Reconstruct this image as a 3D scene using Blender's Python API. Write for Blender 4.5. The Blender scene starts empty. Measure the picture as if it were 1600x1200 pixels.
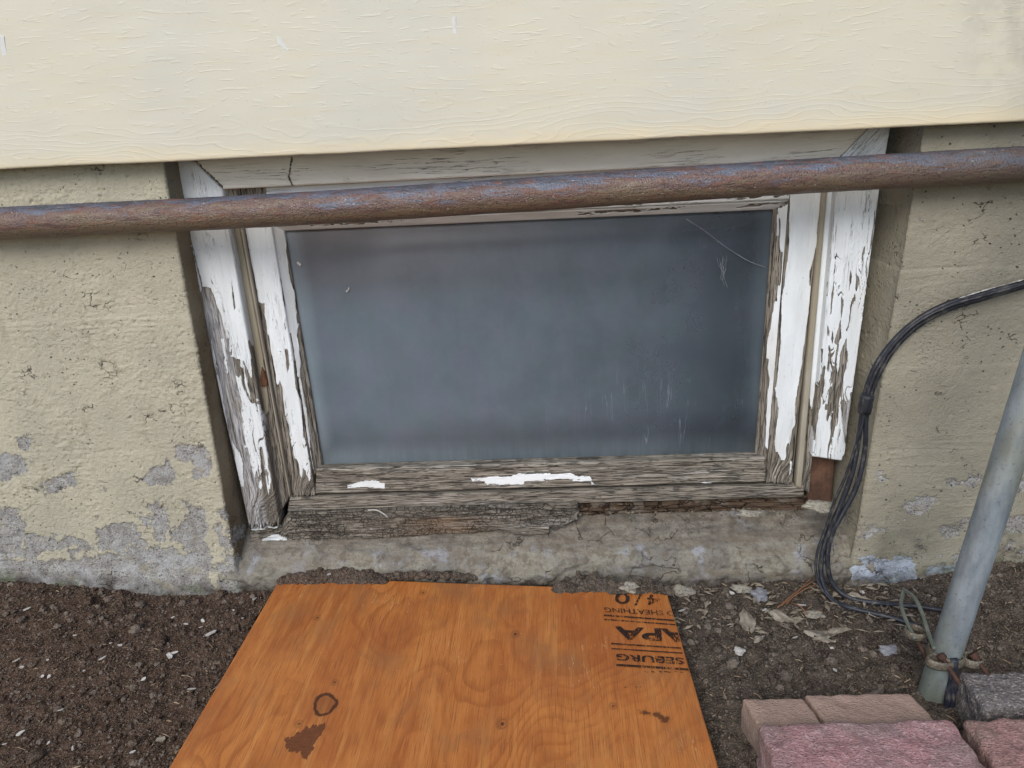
import bpy, bmesh, math, random
import numpy as np
from mathutils import Vector, Matrix

scene = bpy.context.scene
COL = scene.collection
random.seed(7)
rng = np.random.default_rng(11)

# ------------------------------------------------------------------ camera
FPX = 1150.0
PITCH, YAW, ROLL = math.radians(20.468), math.radians(-3.742), math.radians(-3.194)
CAM = np.array([0.0, -1.0, 0.722])
_F = np.array([math.sin(YAW)*math.cos(PITCH), math.cos(YAW)*math.cos(PITCH), -math.sin(PITCH)])
_R0 = np.array([math.cos(YAW), -math.sin(YAW), 0.0])
_U0 = np.cross(_R0, _F)
_R = math.cos(ROLL)*_R0 + math.sin(ROLL)*_U0
_U = -math.sin(ROLL)*_R0 + math.cos(ROLL)*_U0
cam_d = bpy.data.cameras.new('camera')
cam_d.sensor_width = 36.0
cam_d.lens = FPX/1600*36.0
cam_d.clip_start = 0.01
cam_d.clip_end = 500
cam = bpy.data.objects.new('camera', cam_d)
COL.objects.link(cam)
cam.matrix_world = Matrix(((_R[0], _U[0], -_F[0], CAM[0]), (_R[1], _U[1], -_F[1], CAM[1]),
                           (_R[2], _U[2], -_F[2], CAM[2]), (0, 0, 0, 1)))
scene.camera = cam

# ------------------------------------------------------------------ sky, sun, exposure
SUN_EL, SUN_AZ = math.radians(40), math.radians(-18)   # azimuth measured from straight out of the wall, minus = left
sun_vec = Vector((math.sin(SUN_AZ)*math.cos(SUN_EL), -math.cos(SUN_AZ)*math.cos(SUN_EL), math.sin(SUN_EL)))
world = bpy.data.worlds.new('World')
scene.world = world
world.use_nodes = True
wn = world.node_tree
wn.nodes.clear()
sky = wn.nodes.new('ShaderNodeTexSky')
sky.sky_type = 'NISHITA'
sky.sun_disc = False
sky.sun_elevation = SUN_EL
sky.sun_rotation = math.atan2(sun_vec.x, sun_vec.y)
sky.air_density = 1.0
sky.dust_density = 1.2
sky.ozone_density = 1.0
bg = wn.nodes.new('ShaderNodeBackground')
bg.inputs['Strength'].default_value = 0.11
wo = wn.nodes.new('ShaderNodeOutputWorld')
wn.links.new(sky.outputs[0], bg.inputs[0])
wn.links.new(bg.outputs[0], wo.inputs[0])
sun_d = bpy.data.lights.new('sun', 'SUN')
sun_d.energy = 1.5
sun_d.angle = math.radians(32)
sun_d.color = (1.0, 0.97, 0.93)
sun = bpy.data.objects.new('sun', sun_d)
COL.objects.link(sun)
sun.rotation_euler = sun_vec.to_track_quat('Z', 'Y').to_euler()
sun.location = sun_vec*5
scene.view_settings.view_transform = 'Standard'
scene.view_settings.look = 'None'
scene.view_settings.gamma = 1.0
scene.view_settings.use_curve_mapping = False
scene.view_settings.exposure = 0.36
scene.render.engine = 'CYCLES'
scene.cycles.max_bounces = 4
scene.cycles.use_adaptive_sampling = True
scene.cycles.adaptive_threshold = 0.025
scene.cycles.diffuse_bounces = 2
scene.cycles.glossy_bounces = 2
scene.cycles.transparent_max_bounces = 8

# ------------------------------------------------------------------ numeric helpers
def ray(x, y):
    x = np.asarray(x, float); y = np.asarray(y, float)
    return ((x-800)/FPX)[..., None]*_R + ((600-y)/FPX)[..., None]*_U + _F
def at(x, y, Y):
    """photo point -> place on the vertical plane at depth Y"""
    d = ray(x, y)
    t = (np.asarray(Y, float)-CAM[1])/d[..., 1]
    return CAM + d*t[..., None]
def atz(x, y, Z):
    """photo point -> place on the level plane at height Z"""
    d = ray(x, y)
    t = (np.asarray(Z, float)-CAM[2])/d[..., 2]
    return CAM + d*t[..., None]
def proj(P):
    q = np.asarray(P, float)-CAM
    w = q@_F
    return 800+FPX*(q@_R)/w, 600-FPX*(q@_U)/w

def _h(ix, iy, seed):
    h = (ix.astype(np.int64)*374761393 + iy.astype(np.int64)*668265263 + seed*1274126177) & 0xffffffff
    h = ((h ^ (h >> 13))*1274126177) & 0xffffffff
    return ((h ^ (h >> 16)) & 0xffff)/65535.0
def pn(x, y, seed=0):
    x = np.asarray(x, float); y = np.asarray(y, float)
    x0 = np.floor(x); y0 = np.floor(y)
    fx = x-x0; fy = y-y0
    u = fx*fx*fx*(fx*(fx*6-15)+10); v = fy*fy*fy*(fy*(fy*6-15)+10)
    def g(dx, dy):
        a = _h(x0+dx, y0+dy, seed)*2*math.pi
        return np.cos(a)*(fx-dx)+np.sin(a)*(fy-dy)
    a = g(0, 0); b = g(1, 0); c = g(0, 1); d = g(1, 1)
    return ((a+(b-a)*u)+((c+(d-c)*u)-(a+(b-a)*u))*v)*1.5
def fbm(x, y, octv=4, seed=0, gain=0.5, lac=2.03):
    s = 0; a = 1.0; n = 0
    for i in range(octv):
        s = s + a*pn(x, y, seed+i*17); n += a
        x = np.asarray(x)*lac+3.1; y = np.asarray(y)*lac+1.7; a *= gain
    return s/n
def sst(a, b, x):
    t = np.clip((x-a)/(b-a), 0, 1)
    return t*t*(3-2*t)
def sdf(px, py, poly):
    """signed distance to a polygon, positive inside"""
    P = np.asarray(poly, float)
    d2 = np.full(px.shape, 1e12); ins = np.zeros(px.shape, bool)
    n = len(P)
    for i in range(n):
        a = P[i]; b = P[(i+1) % n]
        e = b-a; wx = px-a[0]; wy = py-a[1]
        t = np.clip((wx*e[0]+wy*e[1])/max(e@e, 1e-9), 0, 1)
        d2 = np.minimum(d2, (wx-t*e[0])**2+(wy-t*e[1])**2)
        c = ((a[1] > py) != (b[1] > py))
        if abs(e[1]) > 1e-9:
            ins ^= c & (px < a[0]+(py-a[1])*e[0]/e[1])
    return np.where(ins, 1, -1)*np.sqrt(d2)
def crop(ox, oy, s, pts):
    return [(ox+p[0]/s, oy+p[1]/s) for p in pts]

# ------------------------------------------------------------------ object helpers
def link(name, data, mat=None, parent=None):
    o = bpy.data.objects.new(name, data)
    COL.objects.link(o)
    if mat is not None:
        data.materials.append(mat)
    if parent is not None:
        o.parent = parent
    return o
def tag(o, label=None, cat=None, group=None, kind=None):
    if label: o['label'] = label
    if cat: o['category'] = cat
    if group: o['group'] = group
    if kind: o['kind'] = kind
    return o
def thing(name, label, cat, loc=(0, 0, 0), group=None):
    o = bpy.data.objects.new(name, None)
    o.empty_display_size = 0.05
    COL.objects.link(o)
    o.location = loc
    return tag(o, label, cat, group)
def adopt(o, parent):
    """parent keeping world place (parents are only ever moved, not turned)"""
    o.parent = parent
    o.matrix_parent_inverse = Matrix.Translation(-Vector(parent.location))
    return o
def raw_mesh(name, verts, faces, attrs=None, smooth=True):
    """verts (n,3); faces: int array (m,4) or (m,3) or list of such arrays"""
    verts = np.ascontiguousarray(verts, np.float32)
    if not isinstance(faces, list):
        faces = [faces]
    me = bpy.data.meshes.new(name)
    me.vertices.add(len(verts))
    me.vertices.foreach_set('co', verts.ravel())
    tot = [np.full(len(f), f.shape[1], np.int32) for f in faces if len(f)]
    idx = [np.asarray(f, np.int32).ravel() for f in faces if len(f)]
    tot = np.concatenate(tot); idx = np.concatenate(idx)
    me.loops.add(len(idx)); me.loops.foreach_set('vertex_index', idx)
    me.polygons.add(len(tot))
    st = np.zeros(len(tot), np.int32); st[1:] = np.cumsum(tot)[:-1]
    me.polygons.foreach_set('loop_start', st)
    me.polygons.foreach_set('loop_total', tot)
    me.update(calc_edges=True)
    me.polygons.foreach_set('use_smooth', np.full(len(tot), smooth))
    if attrs:
        for k, v in attrs.items():
            v = np.asarray(v, np.float32)
            if v.ndim == 2:
                a = me.attributes.new(k, 'FLOAT_VECTOR', 'POINT'); a.data.foreach_set('vector', v.ravel())
            else:
                a = me.attributes.new(k, 'FLOAT', 'POINT'); a.data.foreach_set('value', v.ravel())
    me.validate()
    return me
def quads(ny, nx, off=0):
    i = np.arange(ny-1)[:, None]*nx+np.arange(nx-1)[None]+off
    return np.stack([i, i+1, i+nx+1, i+nx], -1).reshape(-1, 4)
def sheet(name, P, attrs=None, flip=False):
    ny, nx = P.shape[:2]
    q = quads(ny, nx)
    if flip: q = q[:, ::-1]
    at_ = {k: (v.reshape(-1, 3) if v.ndim == 3 else v.ravel()) for k, v in (attrs or {}).items()}
    return raw_mesh(name, P.reshape(-1, 3), q, at_)
def slab(name, P, back, attrs=None, rings=3):
    """front grid P (row 0 = top, col 0 = left, seen from outside) given thickness along vector back"""
    ny, nx = P.shape[:2]
    back = np.asarray(back, float)
    q = quads(ny, nx)[:, ::-1]
    ring = np.concatenate([np.arange(nx), np.arange(1, ny)*nx+nx-1, (ny-1)*nx+np.arange(nx-2, -1, -1), np.arange(ny-2, 0, -1)*nx])
    V = [P.reshape(-1, 3)]; n = ny*nx; m = len(ring)
    faces = [q]; prev = ring; rv = P.reshape(-1, 3)[ring]
    for k in range(1, rings+1):
        V.append(rv+back*(k/rings))
        cur = n+(k-1)*m+np.arange(m)
        faces.append(np.stack([prev, np.roll(prev, -1), np.roll(cur, -1), cur], -1))
        prev = cur
    c = rv.mean(0)+back
    V.append(c[None]); ci = n+rings*m
    faces.append(np.stack([prev, np.roll(prev, -1), np.full(m, ci)], -1))
    A = {}
    for k, v in (attrs or {}).items():
        f = v.reshape(-1, 3) if v.ndim == 3 else v.ravel()
        if k == 'gr':        # carry the grain across the thickness so the sides are not stretched
            sides = [f[ring]+np.array([0, np.linalg.norm(back)*(j+1)/rings, 0]) for j in range(rings)]
            A[k] = np.concatenate([f]+sides+[f[:1]])
        elif k == 'paint':   # the edge is coated wherever most of the face beside it is
            kk = np.ones(41)/41; fr_ = f[ring]; sm_ = np.convolve(np.concatenate([fr_[-20:], fr_, fr_[:20]]), kk, 'valid')
            A[k] = np.concatenate([f]+[np.clip(sm_*1.5, -3, 3)]*rings+[f[:1]])
        else:
            A[k] = np.concatenate([f]+[f[ring]]*rings+[f[:1]])
    return raw_mesh(name, np.concatenate(V), [np.concatenate(faces[:-1]), faces[-1]], A)
def box_mesh(name, x0, x1, y0, y1, z0, z1, bevel=0.0):
    bm = bmesh.new()
    bmesh.ops.create_cube(bm, size=1)
    for v in bm.verts:
        v.co = ((x0+x1)/2+v.co.x*(x1-x0), (y0+y1)/2+v.co.y*(y1-y0), (z0+z1)/2+v.co.z*(z1-z0))
    if bevel:
        bmesh.ops.bevel(bm, geom=bm.edges[:], offset=bevel, segments=2, affect='EDGES', profile=0.5)
    me = bpy.data.meshes.new(name); bm.to_mesh(me); bm.free()
    return me
def spline(pts, n):
    P = np.asarray(pts, float)
    P = np.concatenate([2*P[:1]-P[1:2], P, 2*P[-1:]-P[-2:-1]])
    seg = len(P)-3
    u = np.linspace(0, seg-1e-6, n); i = u.astype(int); t = (u-i)[:, None]
    a, b, c, d = P[i], P[i+1], P[i+2], P[i+3]
    return 0.5*((2*b)+(-a+c)*t+(2*a-5*b+4*c-d)*t*t+(-a+3*b-3*c+d)*t**3)
def tube(name, pts, r, n=None, sides=12, rough=0.0, seed=0, close=True):
    C = spline(pts, n) if n else np.asarray(pts, float)
    n = len(C)
    T = np.gradient(C, axis=0); T /= np.linalg.norm(T, axis=1)[:, None]
    ref = np.array([0.0, 0, 1]) if abs(T[0] @ np.array([0, 0, 1])) < .9 else np.array([1.0, 0, 0])
    N = np.zeros_like(C); prev = ref
    for i in range(n):
        v = prev-(prev@T[i])*T[i]; v /= np.linalg.norm(v); N[i] = v; prev = v
    B = np.cross(T, N)
    a = np.linspace(0, 2*math.pi, sides, endpoint=False)
    R = np.broadcast_to(np.asarray(r, float).reshape(-1, 1), (n, sides)).copy()
    L = np.concatenate([[0], np.cumsum(np.linalg.norm(np.diff(C, axis=0), axis=1))])
    if rough:
        R += rough*fbm(L[:, None]*60+0*a[None], 4*np.cos(a)[None]+3*np.sin(a*1)[None]+0*L[:, None], 3, seed)
    P = C[:, None]+R[..., None]*(np.cos(a)[None, :, None]*N[:, None]+np.sin(a)[None, :, None]*B[:, None])
    V = P.reshape(-1, 3)
    i = np.arange(n-1)[:, None]*sides; j = np.arange(sides)[None]; j2 = (j+1) % sides
    q = np.stack([i+j, i+j2, i+sides+j2, i+sides+j], -1).reshape(-1, 4)
    gr = np.stack([np.broadcast_to(L[:, None], (n, sides)), np.broadcast_to(np.cos(a)*np.mean(R), (n, sides)), np.broadcast_to(np.sin(a)*np.mean(R), (n, sides))], -1).reshape(-1, 3)
    fs = [q]
    if close:
        V = np.concatenate([V, C[:1], C[-1:]]); k = n*sides
        gr = np.concatenate([gr, gr[:1], gr[-1:]])
        jj = np.arange(sides); jn = (jj+1) % sides
        fs.append(np.concatenate([np.stack([jn, jj, np.full(sides, k)], -1),
                                  np.stack([(n-1)*sides+jj, (n-1)*sides+jn, np.full(sides, k+1)], -1)]))
    return raw_mesh(name, V, fs, {'gr': gr})

# ------------------------------------------------------------------ shader helpers
def L(r, g, b):
    f = lambda c: (c/255/12.92) if c <= 10 else ((c/255+0.055)/1.055)**2.4
    return (f(r), f(g), f(b), 1.0)
class M:
    def __init__(s, name):
        s.m = bpy.data.materials.new(name); s.m.use_nodes = True
        s.t = s.m.node_tree; s.t.nodes.clear()
        s.out = s.t.nodes.new('ShaderNodeOutputMaterial')
    def n(s, kind, **kw):
        nd = s.t.nodes.new(kind)
        for k, v in kw.items(): setattr(nd, k, v)
        return nd
    def put(s, sock, v):
        if v is None: return
        if hasattr(v, 'is_output') or isinstance(v, bpy.types.NodeSocket): s.t.links.new(v, sock)
        else:
            if isinstance(v, (tuple, list)) and len(v) == 3 and sock.type == 'RGBA': v = tuple(v)+(1,)
            sock.default_value = v
    def coord(s): return s.n('ShaderNodeTexCoord').outputs['Object']
    def attr(s, name, vec=False):
        a = s.n('ShaderNodeAttribute', attribute_name=name)
        return a.outputs['Vector'] if vec else a.outputs['Fac']
    def map(s, v, scale=(1, 1, 1), loc=(0, 0, 0), rot=(0, 0, 0)):
        m = s.n('ShaderNodeMapping'); s.put(m.inputs['Vector'], v)
        m.inputs['Scale'].default_value = scale; m.inputs['Location'].default_value = loc; m.inputs['Rotation'].default_value = rot
        return m.outputs[0]
    def noise(s, v, scale=5, detail=4, rough=0.55, dist=0.0, color=False):
        n = s.n('ShaderNodeTexNoise'); s.put(n.inputs['Vector'], v)
        detail = min(detail, 1 if scale >= 300 else 2.5 if scale >= 100 else 4)
        n.inputs['Scale'].default_value = scale; n.inputs['Detail'].default_value = detail
        n.inputs['Roughness'].default_value = rough; n.inputs['Distortion'].default_value = dist
        return n.outputs['Color' if color else 'Fac']
    def vor(s, v, scale=5, feature='F1', rand=1.0, out='Distance'):
        n = s.n('ShaderNodeTexVoronoi', feature=feature); s.put(n.inputs['Vector'], v)
        n.inputs['Scale'].default_value = scale; n.inputs['Randomness'].default_value = rand
        return n.outputs[out]
    def ma(s, op, a, b=None, c=None, clamp=False):
        n = s.n('ShaderNodeMath', operation=op, use_clamp=clamp)
        s.put(n.inputs[0], a); s.put(n.inputs[1], b); s.put(n.inputs[2], c)
        return n.outputs[0]
    def rng(s, v, a, b, c=0.0, d=1.0, smooth=True):
        n = s.n('ShaderNodeMapRange', interpolation_type='SMOOTHSTEP' if smooth else 'LINEAR')
        s.put(n.inputs['Value'], v)
        n.inputs['From Min'].default_value = a; n.inputs['From Max'].default_value = b
        n.inputs['To Min'].default_value = c; n.inputs['To Max'].default_value = d
        return n.outputs[0]
    def mix(s, f, a, b, mode='MIX'):
        n = s.n('ShaderNodeMix', data_type='RGBA', blend_type=mode)
        s.put(n.inputs[0], f); s.put(n.inputs[6], a); s.put(n.inputs[7], b)
        return n.outputs[2]
    def vadd(s, a, b):
        n = s.n('ShaderNodeVectorMath', operation='ADD'); s.put(n.inputs[0], a); s.put(n.inputs[1], b); return n.outputs[0]
    def vscale(s, a, f):
        n = s.n('ShaderNodeVectorMath', operation='SCALE'); s.put(n.inputs[0], a); s.put(n.inputs['Scale'], f); return n.outputs[0]
    def sep(s, v):
        n = s.n('ShaderNodeSeparateXYZ'); s.put(n.inputs[0], v); return n.outputs
    def comb(s, x, y, z):
        n = s.n('ShaderNodeCombineXYZ'); s.put(n.inputs[0], x); s.put(n.inputs[1], y); s.put(n.inputs[2], z); return n.outputs[0]
    def bump(s, h, strength=0.5, dist=0.001, nrm=None):
        n = s.n('ShaderNodeBump'); s.put(n.inputs['Height'], h); n.inputs['Strength'].default_value = strength
        n.inputs['Distance'].default_value = dist; s.put(n.inputs['Normal'], nrm); return n.outputs[0]
    def bsdf(s, col, rough=0.6, nrm=None, metal=0.0, spec=0.5, coat=0.0, coat_rough=0.1, end=True):
        p = s.n('ShaderNodeBsdfPrincipled')
        s.put(p.inputs['Base Color'], col); s.put(p.inputs['Roughness'], rough); s.put(p.inputs['Metallic'], metal)
        s.put(p.inputs['Specular IOR Level'], spec); s.put(p.inputs['Normal'], nrm)
        s.put(p.inputs['Coat Weight'], coat); s.put(p.inputs['Coat Roughness'], coat_rough)
        if end: s.t.links.new(p.outputs[0], s.out.inputs[0])
        return p.outputs[0]

# ================================================================== materials
def mat_siding():
    m = M('siding_paint'); c = m.coord()
    x, y, z = m.sep(c)[:3]
    big = m.noise(m.map(c, (1.6, 1, 5)), 2.2, 3, 0.5)
    warp = m.noise(m.map(c, (5, 1, 22), (3, 0, 1)), 1.6, 2, 0.5)
    ph = m.ma('ADD', m.ma('MULTIPLY', z, 95.0), m.ma('ADD', m.ma('MULTIPLY', big, 15.0), m.ma('MULTIPLY', warp, 4.0)))
    fr = m.ma('FRACT', ph)
    ridge = m.ma('MULTIPLY', m.rng(fr, 0.0, 0.12), m.rng(fr, 0.12, 0.45, 1, 0))
    mask = m.rng(m.noise(m.map(c, (22, 1, 130)), 2.0, 2, 0.6), 0.5, 0.62)
    near = m.rng(z, 0.69, 0.76, 0.5, 0)
    mask = m.ma('MAXIMUM', mask, near)
    fine = m.noise(m.map(c, (60, 60, 200)), 3, 4, 0.6)
    h = m.ma('ADD', m.ma('MULTIPLY', ridge, mask), m.ma('MULTIPLY', fine, 0.18))
    wav = m.noise(m.map(c, (2, 2, 4)), 3, 2)
    nrm = m.bump(h, 0.27, 0.0012, m.bump(wav, 0.25, 0.012))
    t1 = m.noise(m.map(c, (2.2, 1, 1.2)), 1.7, 3)
    col = m.mix(m.rng(t1, .35, .65), L(221, 215, 195), L(215, 212, 197))
    col = m.mix(m.rng(m.noise(m.map(c, (3, 1, 30)), 4, 4), .45, .75, 0, .22), col, L(226, 208, 170))
    # weathered, yellowed drip edge
    col = m.mix(m.ma('MULTIPLY', m.rng(m.ma('ADD', z, m.ma('MULTIPLY', m.noise(m.map(c, (8, 1, 50)), 3, 4), 0.03)), 0.69, 0.722, 1, 0), .6), col, L(236, 217, 176))
    col = m.mix(m.rng(m.noise(c, 300, 2), .72, .78, 0, .25), col, L(160, 150, 125))
    # rubbed patch near the right end of the plank
    d = m.ma('ADD', m.ma('POWER', m.ma('MULTIPLY', m.ma('SUBTRACT', x, 0.55), 14), 2), m.ma('POWER', m.ma('MULTIPLY', m.ma('SUBTRACT', z, 0.8), 9), 2))
    col = m.mix(m.ma('MULTIPLY', m.rng(d, 0, 1.2, 1, 0), m.rng(m.noise(c, 30, 4), .35, .7, 0, .5)), col, L(176, 170, 152))
    m.bsdf(col, m.rng(m.noise(c, 40, 3), .3, .7, .42, .58), nrm, spec=.35)
    return m.m

def mat_wall():
    m = M('painted_concrete'); c = m.coord()
    bare = m.attr('bare'); brown_shade = m.attr('brown_shade')
    e = m.ma('ADD', bare, m.ma('MULTIPLY', m.ma('SUBTRACT', m.noise(c, 80, 5, .8), .5), 3.4))
    mask = m.rng(e, -.06, .06)
    n1 = m.noise(c, 9, 5, .6); n2 = m.noise(c, 70, 5, .65); n3 = m.noise(c, 420, 3, .6)
    paint = m.mix(m.rng(n1, .3, .7), L(193, 186, 164), L(179, 173, 154))
    right_shade = m.attr('right_shade')
    paint = m.mix(m.ma('MULTIPLY', right_shade, m.rng(m.noise(c, 6, 4, .6), .25, .7, .55, 1.0)), paint, m.mix(n2, L(146, 139, 121), L(124, 121, 111)))  # dimmer light on the right pier, painted in as darker, greyer colour
    paint = m.mix(m.rng(n2, .54, .74, 0, .5), paint, L(164, 154, 128))
    paint = m.mix(m.rng(m.noise(m.map(c, (30, 30, 4)), 2, 5, .6), .54, .78, 0, .4), paint, L(150, 140, 118))
    paint = m.mix(m.ma('MULTIPLY', brown_shade, .95), paint, m.mix(n2, L(126, 112, 88), L(96, 84, 64)))  # brown reveal paint, with the shade of the recess mixed into the colour
    conc = m.mix(m.rng(n2, .3, .72), L(178, 176, 171), L(136, 132, 127))
    conc = m.mix(m.rng(n3, .5, .66, 0, .7), conc, L(92, 86, 84))
    conc = m.mix(m.rng(m.noise(c, 26, 4), .45, .7, 0, .5), conc, L(188, 189, 190))
    conc = m.mix(m.rng(m.noise(m.vadd(c, (4, 1, 2)), 35, 4), .55, .72, 0, .6), conc, L(164, 154, 130))
    col = m.mix(mask, paint, conc)
    pl = m.rng(m.ma('ADD', m.attr('pale'), m.ma('MULTIPLY', m.ma('SUBTRACT', m.noise(c, 150, 4), .5), .8)), -.05, .05)
    col = m.mix(pl, col, m.mix(m.rng(n2, .4, .7), L(184, 192, 204), L(150, 156, 164)))
    # dark pits and hairline cracks
    pit = m.rng(m.vor(m.vadd(c, m.vscale(m.noise(c, 60, 2, color=True), .01)), 95), .0, .17, 1, 0)
    pit2 = m.ma('MULTIPLY', m.rng(m.noise(m.map(c, (1, 1, 1.9)), 190, 2, .6), .62, .74), m.rng(m.noise(m.vadd(c, (2, 2, 5)), 9, 4), .5, .68))
    pitm = m.ma('MAXIMUM', m.ma('MULTIPLY', pit, m.rng(m.noise(c, 24, 3), .42, .55)), m.ma('MULTIPLY', pit2, .7))
    wv = m.vadd(m.map(c, (1, 1, 1.5)), m.vscale(m.noise(c, 34, 4, .6, color=True), .045))
    ck = m.rng(m.vor(wv, 38, 'DISTANCE_TO_EDGE'), .0, .03, 1, 0)
    ckm = m.ma('MULTIPLY', ck, m.rng(m.noise(m.vadd(c, (7, 3, 1)), 17, 3), .6, .66))
    dk = m.ma('MAXIMUM', pitm, ckm)
    rim = m.ma('MULTIPLY', m.rng(m.ma('ABSOLUTE', e), .0, .09, 1, 0), m.rng(m.noise(c, 60, 3), .45, .6))
    dk2 = m.ma('MAXIMUM', dk, m.ma('MULTIPLY', rim, .6))
    col = m.mix(m.ma('MULTIPLY', dk2, .82), col, L(58, 49, 42))
    # green-black damp line where soil touches
    dmp = m.attr('damp')
    dd = m.ma('MULTIPLY', dmp, m.rng(m.noise(c, 45, 4), .3, .6, .35, 1))
    col = m.mix(m.ma('MULTIPLY', dd, .8), col, m.mix(m.rng(m.noise(c, 22, 3), .5, .6), L(58, 50, 44), L(78, 86, 56)))
    h = m.ma('ADD', m.ma('ADD', m.ma('MULTIPLY', n2, .6), m.ma('MULTIPLY', n3, .45)), m.ma('MULTIPLY', dk, -1.1))
    h = m.ma('ADD', h, m.ma('MULTIPLY', mask, -.5))
    nrm = m.bump(h, .9, .003)
    m.bsdf(col, .82, nrm, spec=.25)
    return m.m

def mat_ledge():
    m = M('dirty_concrete'); c = m.coord()
    n1 = m.noise(c, 14, 5, .6); n2 = m.noise(c, 60, 6, .7); n3 = m.noise(c, 350, 3, .6)
    st = m.noise(m.map(c, (8, 40, 60)), 2, 5, .65)
    low = m.attr('low')
    col = m.mix(m.rng(st, .3, .7), L(140, 134, 122), L(104, 98, 90))
    col = m.mix(m.rng(n2, .46, .64, 0, .6), col, L(86, 78, 70))
    lowc = m.mix(m.rng(n1, .35, .65), L(150, 145, 130), L(126, 122, 114))
    lowc = m.mix(m.rng(m.noise(m.vadd(c, (3, 5, 1)), 26, 5, .6), .57, .67, 0, .6), lowc, L(164, 168, 178))
    lowc = m.mix(m.rng(n2, .48, .62, 0, .6), lowc, L(100, 91, 79))
    col = m.mix(m.ma('MULTIPLY', low, m.rng(n1, .2, .6, .5, 1)), col, lowc)
    col = m.mix(m.rng(n3, .58, .70, 0, .4), col, L(66, 59, 52))
    col = m.mix(m.rng(m.noise(m.map(c, (5, 30, 45), (3, 3, 7)), 1.5, 4, .65), .45, .7, 0, .55), col, L(112, 99, 82))
    col = m.mix(m.rng(m.noise(m.vadd(c, (1, 8, 3)), 18, 5, .65), .58, .68, 0, .55), col, L(148, 147, 148))
    ck = m.rng(m.vor(m.vadd(c, m.vscale(m.noise(c, 28, 3, color=True), .06)), 22, 'DISTANCE_TO_EDGE'), 0, .02, 1, 0)
    ckm = m.ma('MULTIPLY', ck, m.rng(m.noise(m.vadd(c, (9, 3, 4)), 12, 3), .52, .58))
    col = m.mix(m.ma('MULTIPLY', ckm, .7), col, L(48, 42, 37))
    dmp = m.attr('damp')
    col = m.mix(m.ma('MULTIPLY', dmp, m.rng(n2, .3, .6, .4, .9)), col, L(58, 50, 44))
    nrm = m.bump(m.ma('ADD', m.ma('ADD', n2, m.ma('MULTIPLY', n3, .4)), m.ma('MULTIPLY', ckm, -1)), .8, .003)
    m.bsdf(col, .85, nrm, spec=.25)
    return m.m

def wood_layer(m, g, dark=0.0, brown=0.0):
    """weathered grey wood along gr.x ; returns colour and height"""
    s1 = m.noise(m.map(g, (13, 300, 300)), 1.0, 6, .7, .6)
    s2 = m.noise(m.map(g, (38, 760, 760)), 1.0, 3, .7)
    s3 = m.noise(m.map(g, (5, 60, 60)), 1.0, 4, .6)
    col = m.mix(m.rng(s1, .3, .7), L(174, 166, 152), L(104, 97, 87))
    col = m.mix(m.rng(s3, .4, .66, 0, .7), col, L(134, 126, 114))
    col = m.mix(m.rng(m.noise(m.map(g, (7, 90, 90), (5, 2, 0)), 1, 4), .5, .68, 0, .55), col, L(184, 180, 171))
    ck = m.rng(s2, .38, .47, 1, 0)
    ck2 = m.rng(m.noise(m.map(g, (12, 420, 420), (2, 7, 0)), 1, 3, .5), .33, .40, 1, 0)
    d = m.ma('MAXIMUM', m.ma('MULTIPLY', ck, .75), ck2)
    if brown: col = m.mix(brown, col, L(104, 74, 52))
    if dark: col = m.mix(dark, col, L(72, 66, 59))
    col = m.mix(m.ma('MULTIPLY', d, .92), col, L(36, 31, 27))
    h = m.ma('ADD', m.ma('MULTIPLY', s1, .9), m.ma('MULTIPLY', d, -1.2))
    return col, h

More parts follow.
